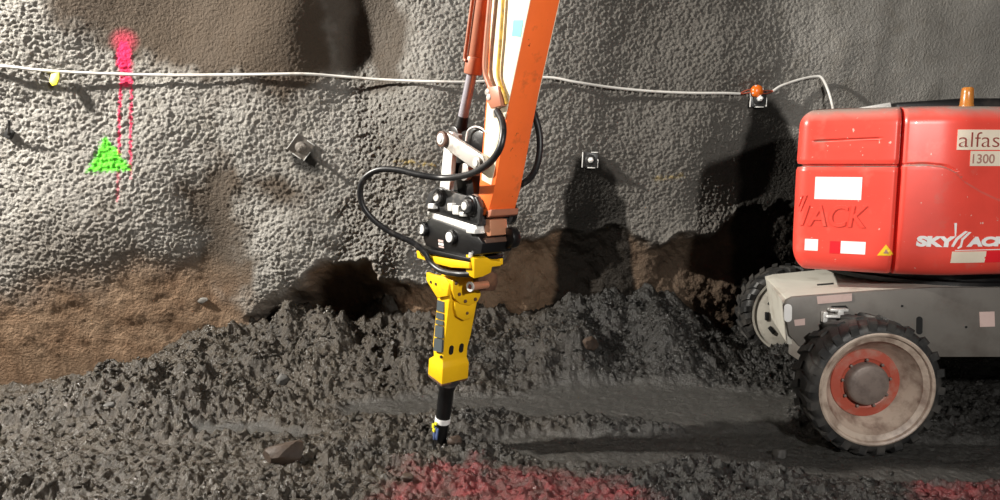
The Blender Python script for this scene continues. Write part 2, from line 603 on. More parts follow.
yl = np.maximum(yl, 0.35 * sstep(0.05, 0.0, line_d(WX, WZ, px_pts([(655, 178), (682, 175)])) + np.abs(spk) * 2) * sstep(.35, .6, w_id))

# brown on the sprayed concrete: stains, and cast shadows painted into the colour
br = np.zeros_like(WX)
for pts, soft, amt in [
    ([(45, -30), (60, 25), (110, 45), (150, 66), (190, 84), (250, 100), (310, 88), (330, 60), (330, -30)], .14, .95),
    ([(205, 155), (185, 190), (190, 235), (205, 330), (250, 330), (245, 260), (240, 215), (250, 190), (320, 215), (325, 190), (260, 170)], .12, .9),  # breaker's cast shadow painted in as brown
    ([(0, 240), (0, 330), (250, 330), (250, 285), (180, 235), (100, 215)], .3, .5),
    ([(480, 215), (500, 320), (560, 320), (540, 230)], .12, .8),
    ([(325, 100), (300, 60), (260, 90), (280, 140), (310, 130)], .2, .35),
    ([(380, 145), (430, 150), (440, 185), (390, 180)], .15, .3),
    ([(600, -20), (640, 60), (700, 40), (690, -20)], .2, .4),
    ([(318, -40), (322, 30), (342, 72), (395, 82), (411, 45), (402, -40)], .10, .8),  # widens the arm's cast shadow with painted brown
]:
    br = np.maximum(br, amt * sstep(soft, -soft, poly_sd(WX, WZ, wpoly(pts)) + w_wob * 1.6))

m, nt, b = new_mat('sprayed_concrete')
def attr(nt, n):
    a = N(nt, 'ShaderNodeAttribute'); a.attribute_name = n
    return a.outputs['Fac']
base = mixc(nt, (0.225, 0.213, 0.193), (0.335, 0.320, 0.295), noise_fac(nt, 1.3, 0.3, 0.7))
base = mixc(nt, base, (0.20, 0.18, 0.15), math_n(nt, 'MULTIPLY', noise_fac(nt, 7, 0.5, 0.75), 0.6))
base = mixc(nt, base, (0.058, 0.039, 0.024), math_n(nt, 'MULTIPLY', attr(nt, 'brown'), 0.95))
clay = mixc(nt, (0.175, 0.108, 0.066), (0.28, 0.195, 0.13), noise_fac(nt, 3.0, 0.35, 0.7))
clay = mixc(nt, clay, (0.10, 0.06, 0.035), noise_fac(nt, 2.2, 0.55, 0.75))
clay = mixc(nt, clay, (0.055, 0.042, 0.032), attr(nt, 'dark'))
base = mixc(nt, base, (0.125, 0.116, 0.104), math_n(nt, 'MULTIPLY', attr(nt, 'right_dark'), 0.9))  # darker grey right of centre, ending before the far right
base = mixc(nt, base, clay, attr(nt, 'clay'))
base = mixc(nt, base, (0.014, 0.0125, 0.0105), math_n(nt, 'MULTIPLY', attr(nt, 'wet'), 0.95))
base = mixc(nt, base, (0.85, 0.03, 0.12), attr(nt, 'pink'))
base = mixc(nt, base, (0.14, 0.72, 0.05), attr(nt, 'green'))
base = mixc(nt, base, (0.45, 0.30, 0.03), attr(nt, 'yellow'))
nt.links.new(base, b.inputs['Base Color'])
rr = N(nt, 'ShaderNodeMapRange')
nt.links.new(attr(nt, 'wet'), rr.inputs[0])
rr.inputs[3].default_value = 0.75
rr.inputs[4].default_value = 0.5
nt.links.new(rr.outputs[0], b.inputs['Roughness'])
b.inputs['Specular IOR Level'].default_value = 0.15
bump(nt, b, noise_fac(nt, 48.0, 0.25, 0.75, detail=4), 0.8, 0.016)
M['wall'] = m
# darker clay towards the right-hand side of the dig
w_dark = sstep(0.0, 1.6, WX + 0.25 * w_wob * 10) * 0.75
w_dark = np.maximum(w_dark, 0.8 * sstep(0.08, -0.08, poly_sd(WX, WZ, HOLES_W[0][0]) + w_wob))  # shade of the hollow painted into the clay colour
wall = grid_object('wall_back', WX, WY, WZ, M['wall'], dict(clay=w_clay, wet=w_wet, brown=br * (1 - 0.55 * w_sm * 0), pink=pk, green=gr, yellow=yl, dark=w_dark, right_dark=sstep(-.9, 1.4, WX + .5 * w_wob) * (1 - sstep(2.1, 3.0, WX + w_wob))))
tag(wall, 'rough grey and brown sprayed concrete wall of the excavation', kind='structure')

def wall_y(X, Z):
    a = np.array([[float(X)]]); c = np.array([[float(Z)]])
    return float(wall_full(a, c)[0][0, 0])

def wall_macro_y(X, Z):
    a = np.array([[float(X)]]); c = np.array([[float(Z)]])
    return float(wall_macro(a, c)[0, 0])

def on_real_wall(px, py, off=0.0):
    d = ray(px, py)
    X, Z = on_wall(px, py)
    for _ in range(14):
        Y = wall_y(X, Z) - off
        t = Y / d[1]
        X, Z = d[0] * t, CAM[2] + d[2] * t
    return Vector((X, Y, Z))

# ------------------------------------------------------------------ GROUND
def gp(pts):
    return [tuple(at_z(x, y, 0.0)[:2]) for x, y in pts]
CHANNELS = [(gp(p), s) for p, s in [
    ([(345, 400), (430, 394), (520, 392), (560, 384), (640, 380), (720, 385), (800, 392), (790, 428), (700, 432), (640, 420), (600, 412), (520, 414), (440, 410), (345, 414)], .07),
    ([(190, 428), (260, 424), (330, 432), (250, 436), (195, 434)], .03),
    ([(455, 436), (520, 428), (620, 427), (760, 424), (1010, 436), (1040, 470), (900, 480), (760, 466), (640, 462), (560, 458), (500, 447)], .06),
]]
RED_P = [(gp(p), a) for p, a in [
    ([(420, 470), (452, 463), (520, 472), (590, 476), (640, 490), (660, 510), (540, 512), (440, 510), (380, 512), (392, 492)], .95),
    ([(405, 462), (416, 470), (400, 480), (388, 482)], .8),
    ([(900, 485), (960, 484), (1040, 484), (1040, 515), (925, 512)], .7),
]]
BX = [-9, -4.2, -3.5, -2.9, -2.5, -1.9, -1.2, -0.5, 0.1, 0.7, 1.2, 1.7, 2.2, 3.2, 4, 9]
BH = [-.2, -.2, -.12, .12, .28, .38, .36, .34, .36, .40, .46, .42, .12, .08, .08, .1]
def ground(X, Y):
    wy = 6.58 + 0.14 * X
    d = wy - Y
    wob = fbm(X * 1.3, Y * 1.3, 41, 4)
    w = sstep(1.15, 0.10, d + 0.22 * wob)
    z = np.interp(X, BX, BH) * w * (1 + .45 * fbm(X * 1.7 + 3, Y * 1.2, 45, 3))
    def blob(px, py, zz, rx, ry, a):
        p = at_z(px, py, zz)
        return a * np.exp(-((X - p[0]) / rx) ** 2 - ((Y - p[1]) / ry) ** 2)
    z = z + blob(160, 382, .2, .60, .30, .30) + blob(60, 400, .1, .5, .4, .08)
    z = z + blob(668, 345, .2, .22, .30, .20) + blob(700, 330, .3, .30, .25, .10) + blob(575, 360, .1, .30, .25, .12)
    z = z + blob(430, 360, .15, .45, .2, .05) + blob(90, 470, .05, .9, .35, .05) - blob(500, 372, .1, .25, .15, .04)
    ch = np.zeros_like(X); rut = np.zeros_like(X)
    for i, (pts, s) in enumerate(CHANNELS):
        k = sstep(s, -s, poly_sd(X, Y, pts) + 0.07 * wob)
        ch = np.maximum(ch, k * (0.85 if i == 2 else 1.0))
        if i == 2: rut = k
    wheel = sstep(0.35, 0.1, np.abs(Y - 4.5)) * sstep(1.7, 2.1, X)
    ch = np.maximum(ch, 0.5 * wheel)
    rough = 1 - 0.93 * ch
    pile = sstep(0.02, 0.25, z)
    A = 0.75 + 0.55 * sstep(-.3, .5, fbm(X * .9, Y * .9, 51, 3))
    wx = X + 0.03 * fbm(X * 9, Y * 9, 61, 3); wyy = Y + 0.03 * fbm(X * 9 + 5, Y * 9, 62, 3)
    f1, f2, i1 = worley(wx / 0.17, wyy / 0.15, 71)
    g1, g2, i2 = worley(wx / 0.072, wyy / 0.064, 72)
    h1, h2, i3 = worley(wx / 0.033, wyy / 0.030, 73)
    chunk = (0.8 - f1) * (0.2 + 0.8 * i1) * (0.015 + 0.085 * pile) + (0.8 - g1) * i2 * 0.016 + (0.8 - h1) * i3 * 0.016 + 0.032 * fbm(X * 13, Y * 13, 85, 5, .68)
    z = z + rough * A * (chunk + 0.030 * fbm(X * 4, Y * 4, 81, 5) + 0.012 * pile * fbm(X * 18, Y * 18, 82, 3) + 0.06 * pile * fbm(X * 3.1, Y * 3.1, 86, 2))
    z = z + 0.006 * ch * fbm(X * 5, Y * 9, 83, 3) + 0.004 * ch * fbm(X * 22, Y * 22, 84, 3) + 0.02 * wob * rough
    z = z - 0.03 * ch - 0.035 * rut
    tp = at_z(441, 440, 0)
    z = z - 0.03 * np.exp(-((X - tp[0]) / .10) ** 2 - ((Y - tp[1]) / .10) ** 2)
    return z, ch, pile, wob, i2

xs = axis_pts(-9, -4.5, 4.0, 9, 0.0085, 0.12)
ys = axis_pts(-2.0, 3.45, 7.2, 8.6, 0.0085, 0.12)
GX, GY = np.meshgrid(xs, ys)
GZ, g_ch, g_pile, g_wob, g_id = ground(GX, GY)
red = np.zeros_like(GX)
for pts, a in RED_P:
    red = np.maximum(red, a * sstep(0.10, -0.08, poly_sd(GX, GY, pts) + 0.10 * fbm(GX * 7, GY * 7, 91, 4)))
red *= 0.55 + 0.45 * sstep(.2, .6, g_id)
# browner earth: left part, near edge and the top of the berm
gbr = sstep(0.9, -1.2, GX + 0.9 * g_wob) * 0.9
gbr = np.maximum(gbr, 0.75 * sstep(4.4, 3.6, GY + .25 * g_wob) * sstep(1.0, -0.6, GX))
gbr = np.maximum(gbr, 0.75 * sstep(0.75, 0.35, 6.58 + .14 * GX - GY + .2 * g_wob) * sstep(1.0, -.4, GX))

m, nt, b = new_mat('wet_mud')
base = mixc(nt, (0.015, 0.0145, 0.0135), (0.033, 0.0315, 0.029), noise_fac(nt, 4.0, 0.3, 0.7))
base = mixc(nt, base, (0.020, 0.018, 0.016), math_n(nt, 'MULTIPLY', noise_fac(nt, 14, 0.5, 0.72), 0.7))
brn = mixc(nt, (0.040, 0.032, 0.023), (0.085, 0.069, 0.052), noise_fac(nt, 5.0, 0.3, 0.7))
base = mixc(nt, base, brn, math_n(nt, 'MULTIPLY', attr(nt, 'brown'), 0.75))
base = mixc(nt, base, (0.062, 0.060, 0.056), math_n(nt, 'MULTIPLY', attr(nt, 'slurry'), 0.85))
base = mixc(nt, base, (0.20, 0.032, 0.036), math_n(nt, 'MULTIPLY', math_n(nt, 'MULTIPLY', attr(nt, 'red'), noise_fac(nt, 6.0, 0.30, 0.62)), 0.85))
nt.links.new(base, b.inputs['Base Color'])
rr = N(nt, 'ShaderNodeMapRange')
nt.links.new(noise_fac(nt, 9.0, 0.35, 0.65), rr.inputs[0])
rr.inputs[3].default_value = 0.18
rr.inputs[4].default_value = 0.42
nt.links.new(rr.outputs[0], b.inputs['Roughness'])
b.inputs['Specular IOR Level'].default_value = 0.32
bump(nt, b, noise_fac(nt, 60.0, 0.2, 0.8, detail=6, rough=.7), 0.7, 0.012)
M['mud'] = m
floor = grid_object('floor', GX, GY, GZ, M['mud'], dict(slurry=g_ch, brown=gbr, red=red))
tag(floor, 'dark churned wet mud ground of the excavation', kind='structure')

def ground_z(X, Y):
    return float(ground(np.array([[float(X)]]), np.array([[float(Y)]]))[0][0, 0])

# ------------------------------------------------------------------ loose clods (uncountable) and single rocks
def clod_mesh():
    nC = 9000
    t = bmesh.new()
    bmesh.ops.create_icosphere(t, subdivisions=2, radius=1.0)
    t.verts.ensure_lookup_table()
    sv = np.array([v.co[:] for v in t.verts])
    sf = np.array([[v.index for v in f.verts] for f in t.faces])
    t.free()
    t = bmesh.new()
    bmesh.ops.create_icosphere(t, subdivisions=1, radius=1.0)
    sv1 = np.array([v.co[:] for v in t.verts])
    sf1 = np.array([[v.index for v in f.verts] for f in t.faces])
    t.free()
    cx = rng.uniform(-4.2, 3.6, nC * 3)
    cy = rng.uniform(3.5, 6.9, nC * 3)
    cz, ch, pile, wob, _ = ground(cx[None, :], cy[None, :])
    cz, ch, pile, wob = cz[0], ch[0], pile[0], wob[0]
    dens = (1 - ch) ** 2 * (0.35 + 0.4 * pile + 0.5 * sstep(-.2, .5, wob))
    keep = (rng.uniform(0, 1, nC * 3) < dens) & (cy < 6.58 + .14 * cx - 0.1)
    keep &= ~((cx > 2.0) & (cy < 4.85) & (cy > 4.2))
    ids = np.nonzero(keep)[0][:nC]
    V, Fq = [], []
    off = 0
    for i in ids:
        r = 0.006 + 0.020 * rng.uniform() ** 4 + 0.008 * pile[i] * rng.uniform()
        bv, bf = (sv, sf) if r > .013 else (sv1, sf1)
        dn = rng.normal(0, 1, (9, 3)); dn /= np.linalg.norm(dn, axis=1)[:, None]
        dt = np.maximum(bv @ dn.T, .05)
        k = np.minimum(1.25, (rng.uniform(.45, .95, 9) / dt).min(1)) + .08 * np.sin(bv @ rng.normal(0, 5, 3))
        a = rng.uniform(0, 2 * PI)
        ca, sa = math.cos(a), math.sin(a)
        s = np.array([rng.uniform(.8, 1.5), rng.uniform(.6, 1.0), rng.uniform(.5, .85)]) * r
        p = bv * k[:, None] * s
        q = np.stack([p[:, 0] * ca - p[:, 1] * sa, p[:, 0] * sa + p[:, 1] * ca, p[:, 2]], 1)
        q += np.array([cx[i], cy[i], cz[i] + r * 0.25])
        V.append(q); Fq.append(bf + off); off += len(bv)
    V = np.concatenate(V); Fq = np.concatenate(Fq)
    me = bpy.data.meshes.new('mud_clods')
    me.vertices.add(len(V)); me.vertices.foreach_set('co', V.reshape(-1).astype(np.float32))
    me.loops.add(len(Fq) * 3); me.loops.foreach_set('vertex_index', Fq.reshape(-1).astype(np.int32))
    me.polygons.add(len(Fq)); me.polygons.foreach_set('loop_start', (np.arange(len(Fq)) * 3).astype(np.int32))
    me.update(calc_edges=True); me.validate()
    me.polygons.foreach_set('use_smooth', np.ones(len(Fq), bool))
    X, Y = V[:, 0], V[:, 1]
    _, _, _, wb, _ = ground(X[None, :], Y[None, :])
    g = np.maximum(sstep(0.6, -2.0, X + 0.6 * wb[0]) * 0.7, 0.75 * sstep(4.4, 3.6, Y + .25 * wb[0]) * sstep(1.0, -0.6, X))
    rd = np.zeros_like(X)
    for pts, a in RED_P:
        rd = np.maximum(rd, a * sstep(0.10, -0.08, poly_sd(X, Y, pts) + 0.10 * fbm(X * 7, Y * 7, 91, 4)))
    for k, v in (('brown', g), ('red', rd * .8), ('slurry', np.zeros_like(X))):
        at_ = me.attributes.new(k, 'FLOAT', 'POINT')
        at_.data.foreach_set('value', np.clip(v, 0, 1).astype(np.float32))
    me.materials.append(M['mud'])
    o = bpy.data.objects.new('mud_clods', me)
    col.objects.link(o)
    tag(o, 'small dark clods of mud strewn over the whole ground', 'mud clods', kind='stuff')
clod_mesh()

def rock(px, py, size, mat, label, seed, cat='rock', on='ground', rot=0.0, sharp=0.35):
    r_ = random.Random(seed)
    t = bmesh.new()
    bmesh.ops.create_icosphere(t, subdivisions=3, radius=1.0)
    dirs = [Vector((r_.gauss(0, 1), r_.gauss(0, 1), r_.gauss(0, 1))).normalized() for _ in range(12)]
    offs = [r_.uniform(0.55, 0.85) for _ in dirs]
    for v in t.verts:
        n = v.co.normalized()
        k = 1.0
        for d, o_ in zip(dirs, offs):
            dt = n.dot(d)
            if dt > 0.05:
                k = min(k, o_ / dt)
        v.co = n * k
        v.co += n * 0.03 * math.sin(v.co.x * 9 + seed) * math.cos(v.co.y * 11)
    rm = Matrix.Rotation(rot, 3, 'Z')
    for v in t.verts:
        v.co = rm @ Vector((v.co.x * size[0], v.co.y * size[1], v.co.z * size[2]))
    if on == 'ground':
        d = ray(px, py)
        ys_ = np.arange(3.2, 7.2, 0.01)
        gz_ = ground((d[0] / d[1] * ys_)[None, :], ys_[None, :])[0][0]
        hit = np.nonzero(CAM[2] + d[2] / d[1] * ys_ < gz_ + size[2] * 0.3)[0]
        p = CAM + d * (ys_[hit[0]] / d[1])
        loc = Vector((p[0], p[1], ground_z(p[0], p[1]) + size[2] * 0.28))
    else:
        loc = on_real_wall(px, py, size[1] * 0.15)
    o = build('rock', t, mat, None, angle=28)
    o.location = loc
    tag(o, label, cat)
    return o
rock(287, 456, (.155, .10, .10), M['rockbrown'], 'largest brown angular rock lying in the mud at the lower left', 3, rot=.5)
rock(590, 346, (.085, .075, .085), M['rockbrown'], 'brown rock sticking out of the mud bank right of the yellow breaker', 14, rot=.2)
rock(372, 305, (.06, .04, .065), M['rockpale'], 'pale stone stuck in the dark hollow of the wall left of the breaker', 5, on='wall')
rock(203, 300, (.055, .02, .035), M['rockpale'], 'small cream stone lodged in the brown clay low on the left wall', 8, on='wall')
rock(282, 382, (.06, .05, .055), M['rockgrey'], 'grey rounded stone on the mud bank left of the breaker', 9, rot=.8)
rock(240, 386, (.055, .035, .02), M['rockpale'], 'flat pale stone on the mud bank below the wall stain', 11, rot=.3)
rock(110, 405, (.05, .04, .03), M['rockgrey'], 'small grey stone below the mud mound at left', 17, rot=.1)
rock(780, 455, (.05, .05, .055), M['rockgrey'], 'small muddy stone in the rut left of the near wheel', 18, rot=.4)
rock(455, 440, (.06, .05, .035), M['rockbrown'], 'brown lump of mud right beside the chisel point', 31, rot=.4)
rock(408, 479, (.05, .045, .03), M['rockbrown'], 'reddish brown lump beside the red paint on the ground', 22, rot=1.1)

# ------------------------------------------------------------------ EXCAVATOR ARM + COUPLER
PHI = math.radians(40)
EX = np.array([math.sin(PHI), -math.cos(PHI), 0.0])   # towards the cab side (right, near)
EY = np.array([math.cos(PHI), math.sin(PHI), 0.0])    # away to the far side
tip = at_z(441, 440, 0.0)
OX, OY = float(tip[0]), float(tip[1])
ORG = np.array([OX, OY, 0.0])

def L(px, py, yl):
    """photo position on the plane y = yl of the arm's own frame -> arm-frame point"""
    d = ray(px, py)
    t = (yl - np.dot(CAM - ORG, EY)) / np.dot(d, EY)
    p = CAM + d * t - ORG
    return Vector((float(np.dot(p, EX)), yl, float(p[2])))

def Lxz(pts, yl):
    return [(L(x, y, yl).x, L(x, y, yl).z) for x, y in pts]

def W2L(p):
    p = np.array(p) - ORG
    return Vector((float(np.dot(p, EX)), float(np.dot(p, EY)), float(p[2])))

HW = 0.097
arm = empty('excavator_arm', (OX, OY, 0), (0, 0, PHI - PI / 2), 'orange and cream excavator arm coming down from above, holding the yellow breaker', 'excavator arm')

def ext(a, b, k):
    return (a[0] + (a[0] - b[0]) * k, a[1] + (a[1] - b[1]) * k)

# the box-section stick
side = Lxz([(491, 0), (486, 100), (479, 188), (477, 205), (481, 216), (488, 214), (494, 190), (512, 90), (531, 0)], -HW)
topd = ext(side[0], side[1], 1.6)
topv = ext(side[-1], side[-2], 1.55)
stick_poly = [topd] + side + [topv]
bm = B()
add_prism(bm, stick_poly, -HW, HW, 0.006)
build('stick', bm, M['orange'], arm)
# thin cream layer over each orange side face
for s in (-1, 1):
    bm = B()
    cxp = sum(p[0] for p in stick_poly) / len(stick_poly)
    ins = Lxz([(492.5, 0), (488, 100), (482, 180), (491.5, 185), (511.6, 90), (530.6, 0)], -HW)
    t1 = ext(ins[0], ins[1], 1.55); t2 = ext(ins[-1], ins[-2], 1.5)
    add_prism(bm, [t1] + ins + [t2], s * (HW - 0.002), s * (HW + 0.004), 0.0015)
    o = build('side_face', bm, M['cream'], arm)
    o['label'] = 'cream side face'
# turquoise decal
bm = B()
add_prism(bm, Lxz([(513.5, 20), (523.5, 20), (521, 37), (512, 36)], -HW - .004), -HW - 0.0065, -HW - 0.003)
o = build('decal', bm, M['cyan'], arm)
o['label'] = 'turquoise decal'
# weld seam / plate edge where belly plate ends and the nose boss
bm = B()
add_prism(bm, Lxz([(486.5, 211), (492, 209.5), (491, 216), (487, 218)], -HW), -HW - 0.003, HW + 0.003, 0.003)
build('nose_plate', bm, M['pinkish'], arm)

# pipes on the visible flank
bm = B()
pp = [L(507, -90, -HW - .02), L(504, -30, -HW - .02), L(503, 0, -HW - .02), L(500.5, 40, -HW - .02), L(498, 72, -HW - .02), L(500, 84, -HW - .022), L(505, 96, -HW - .02), L(507, 104, -HW - .015)]
add_tube(bm, pp, 0.010)
o = build('hydraulic_pipe', bm, M['yellowpipe'], arm); o['label'] = 'dirty yellow hydraulic pipe'
bm = B()
pp = [L(496, -100, -HW - .03), L(492, -30, -HW - .03), L(490, 0, -HW - .03), L(486, 45, -HW - .03), L(485, 70, -HW - .03), L(489, 84, -HW - .03), L(493, 92, -HW - .03)]
add_tube(bm, pp, 0.014)
o = build('hydraulic_pipe', bm, M['pinkish'], arm); o['label'] = 'orange hydraulic pipe'
# clamp bracket with pipe ends
bm = B()
add_prism(bm, Lxz([(489, 87), (500, 86), (503, 106), (493, 109), (488, 100)], -HW - .03), -HW - 0.045, -HW + 0.01, 0.004)
br_ = build('pipe_bracket', bm, M['pinkish'], arm)
bm = B()
for (x, y) in ((486.5, 92), (488, 97)):
    p = L(x, y, -HW - .05)
    add_cyl(bm, p, p + Vector((0, 0.05, 0)), 0.018, bev=0.004, seg=12)
p = L(495, 110, -HW - .03)
add_cyl(bm, p, L(496.5, 117, -HW - .03), 0.016, bev=0.003, seg=6)
build('pipe_union', bm, M['steel'], br_, sep=True)

# bucket cylinder: barrel, gland, rod, on the upper (dorsal) side in the middle plane
def mid(px, py):   # middle plane
    return L(px, py, 0.0)
c0, c1 = mid(489 - 0.5, -40), mid(474.5, 62)
axis = (c0 - c1).normalized()
bm = B()
add_cyl(bm, c1, c0 + axis * 0.8, 0.047, bev=0.006, seg=32)
cyl = build('bucket_cylinder', bm, M['pinkish'], arm); cyl['label'] = 'faded orange bucket cylinder'
bm = B()
add_cyl(bm, c1 - axis * 0.07, c1 + axis * 0.03, 0.053, bev=0.008, seg=32)
build('cylinder_gland', bm, M['pinkish'], cyl)
bm = B()
rod_end = mid(459, 136)
add_cyl(bm, rod_end, c1, 0.030, seg=32)
build('cylinder_rod', bm, M['chrome'], cyl)
# two small feed pipes along the barrel
for k, (dx, off) in enumerate(((-.055, -0.03), (-.02, -0.058))):
    bm = B()
    u = Vector((axis.z, 0, -axis.x))
    a0 = c1 + u * (dx * 1.0) + Vector((0, off, 0)) + axis * 0.02
    add_tube(bm, [a0 + axis * 0.9, a0 + axis * .5, a0 + axis * .1, a0, a0 - axis * .02 + u * .015], 0.010)
    build('feed_pipe', bm, M['pinkish'] if k else M['bright'], cyl)
# rod eye
bm = B()
add_cyl(bm, rod_end + Vector((0, -.05, 0)), rod_end + Vector((0, .05, 0)), 0.058, bev=0.008, seg=28)
add_cyl(bm, rod_end, rod_end + (c1 - rod_end).normalized() * 0.12, 0.045, 0.033, seg=24)
build('rod_eye', bm, M['black'], cyl)

# linkage pins & links
def yplane_link(p0, p1, r0, r1, y0, y1, seg=14):
    """flat bar with round ends between two arm-frame points (x,z)"""
    a = np.array(p0); c = np.array(p1)
    d = c - a; Ln = np.linalg.norm(d); ang = math.atan2(d[1], d[0])
    pts = []
    for k in range(seg + 1):
        t = ang + PI / 2 + PI * k / seg
        pts.append((a[0] + r0 * math.cos(t), a[1] + r0 * math.sin(t)))
    for k in range(seg + 1):
        t = ang - PI / 2 + PI * k / seg
        pts.append((c[0] + r1 * math.cos(t), c[1] + r1 * math.sin(t)))
    return pts
pA = L(441, 139, -.17); pB = L(479, 163, -.15); pC = L(437, 197, -.16); pD = L(467, 206, -.16)
A2, B2, C2, D2 = [(p.x, p.z) for p in (pA, pB, pC, pD)]
for s in (-1, 1):
    bm = B()
    add_prism(bm, yplane_link(A2, B2, .043, .048, 0, 0), s * .118, s * .152, 0.004)
    o = build('rocker_link', bm, M['steel'], arm)
for s in (-1, 1):
    bm = B()
    add_prism(bm, yplane_link(A2, C2, .045, .05, 0, 0), s * .080, s * .113, 0.004)
    o = build('bucket_link', bm, M['bright'], arm)
bm = B()
mx = ((A2[0] + C2[0]) / 2, (A2[1] + C2[1]) / 2)
add_cyl(bm, (mx[0], -.082, mx[1]), (mx[0], .082, mx[1]), 0.034, seg=20)
build('link_spacer', bm, M['black'], arm)
for P2, r, ln, mt in ((A2, .033, .178, 'bright'), (B2, .034, .172, 'steel'), (C2, .040, .165, 'darkgrey'), (D2, .038, .178, 'darkgrey')):
    bm = B()
    add_cyl(bm, (P2[0], -ln, P2[1]), (P2[0], ln * .9, P2[1]), r, bev=0.005, seg=24)
    pin = build('link_pin', bm, M[mt], arm)
    bm = B()
    add_cyl(bm, (P2[0], -ln - .006, P2[1]), (P2[0], -ln + .004, P2[1]), r * .62, bev=0.002, seg=20)
    build('pin_cap', bm, M['bright'], pin)
# collars on the pins (grease retainers)
bm = B()
for P2, r in ((A2, .046),):
    add_cyl(bm, (P2[0], -.172, P2[1]), (P2[0], -.152, P2[1]), r, bev=0.004)
    add_cyl(bm, (P2[0], .152, P2[1]), (P2[0], .172, P2[1]), r, bev=0.004)
build('pin_collar', bm, M['rust'], arm, sep=True)
bm = B()
for P2, r in ((C2, .058), (D2, .062)):
    for s in (-1, 1):
        add_lathe(bm, (P2[0], s * .116, P2[1]), (0, s, 0), [(0, 0), (r - .006, 0), (r, .006), (r, .024), (r - .006, .03), (r * .8, .031), (r * .78, .041), (0, .042)], 28, cap=False)
    if r > .06:
        add_cyl(bm, (P2[0] + .01, .105, P2[1] - .045), (P2[0] + .01, .150, P2[1] - .045), .075, bev=.01, seg=28)
build('pin_collar', bm, M['black'], arm, sep=True)
# arm-nose bush (rust brown where the paint rubbed off)
bm = B()
add_cyl(bm, (D2[0], -.112, D2[1]), (D2[0], .112, D2[1]), 0.066, bev=0.006, seg=28)
build('nose_bush', bm, M['rust'], arm)
# thin grey electric loop beside the rod
bm = B()
add_tube(bm, [L(466, 141, -.09), L(468, 131, -.09), L(474, 127, -.09), L(481, 128, -.08), L(487, 133, -.10)], 0.006)
build('thin_lead', bm, M['bright'], arm)
bm = B()
add_prism(bm, Lxz([(464, 132), (476, 128), (486, 132), (486, 150), (480, 158), (466, 148)], -.05), -.07, .07, 0.006)
build('rod_guard', bm, M['black'], arm)
# rear inner link (dark, with round boss seen between the links)
bm = B()
q = L(463, 172, -.06)
add_cyl(bm, (q.x, -.06, q.z), (q.x, .06, q.z), 0.052, bev=0.008, seg=28)
build('link_boss', bm, M['steel'], arm)
bm = B()
add_prism(bm, Lxz([(452, 150), (470, 156), (474, 196), (458, 196)], -.03), -.03, .03, .005)
build('inner_link', bm, M['black'], arm)

# quick coupler
bm = B()
up = Lxz([(429, 193), (437, 187), (448, 190), (462, 195), (476, 197), (481, 208), (479, 224), (468, 223), (452, 217), (428, 209), (425, 203)], -.135)
add_prism(bm, up, -.136, -.112, .005)
add_prism(bm, up, .085, .110, .005)
ba = Lxz([(427, 203), (478, 217), (478, 226), (427, 211)], -.135)
add_prism(bm, ba, -.136, .108, .005)
cp = build('quick_coupler', bm, M['darkgrey'], arm)
bm = B()
wh = Lxz([(427, 211.5), (445, 216), (476, 226), (478, 234), (462, 230), (440, 223), (428, 219)], -.13)
add_prism(bm, wh, -.130, .100, .004)
build('coupler_rail', bm, M['bright'], cp)
bm = B()
lo = Lxz([(424, 224), (430, 218), (440, 221), (462, 229), (476, 233), (483, 243), (481, 254), (466, 257), (445, 252), (426, 246), (423, 238)], -.14)
add_prism(bm, lo, -.142, .085, .008)
body = build('coupler_body', bm, M['black'], cp)
for (x, y) in ((423.5, 229), (451.5, 237)):
    bm = B()
    p = L(x, y, -.15)
    add_cyl(bm, (p.x, -.165, p.z), (p.x, .10, p.z), 0.044, bev=0.008, seg=28)
    pin = build('coupler_pin', bm, M['black'], cp)
    bm = B()
    add_cyl(bm, (p.x, -.172, p.z), (p.x, -.16, p.z), 0.030, bev=0.003, seg=24)
    o = build('pin_end', bm, M['white'], cp); o['label'] = 'white painted pin end'
# small label on the body, fittings on the upper plate
bm = B()
for (x, y, w_, h_, mi) in ((441, 241, 5, 2.2, 0), (441.3, 244.2, 5, 2.2, 1), (441.6, 247, 5, 1.4, 0)):
    add_prism(bm, Lxz([(x - w_ / 2, y - h_ / 2 - .6), (x + w_ / 2, y - h_ / 2 + .6), (x + w_ / 2, y + h_ / 2 + .6), (x - w_ / 2, y + h_ / 2 - .6)], -.142), -.1445, -.141, mi=mi)
build('sticker', bm, [M['pinksticker'], M['white']], cp, sep=True)
bm = B()
for (x, y, w_, h_) in ((433, 206, 6, 5), (452, 207, 4, 7), (458, 210, 6, 8), (464, 214, 4, 4), (473, 231, 8, 4)):
    p = L(x, y, -.15)
    add_box(bm, p, (w_ / 100, .04, h_ / 155), .005)
build('fitting', bm, M['bright'], cp, sep=True)
# ventral end: rusty lock block between plates
bm = B()
p = L(490, 228, 0)
e = Lxz([(481, 219), (487, 220), (488, 236), (482, 238)], -.10)
add_prism(bm, e, -.08, .045, .004)
build('lock_block', bm, M['copper'], cp)
bm = B()
e = Lxz([(483, 238), (488, 238), (489, 243), (484, 245)], -.10)
add_prism(bm, e, -.12, .06, .004)
build('lock_bar', bm, M['rust'], cp)
# round hooks at the far end
bm = B()
p = L(484, 236, -.12)
add_cyl(bm, (p.x + .02, .03, p.z - .02), (p.x + .02, .085, p.z - .02), .06, bev=.008)
build('hook', bm, M['black'], cp)

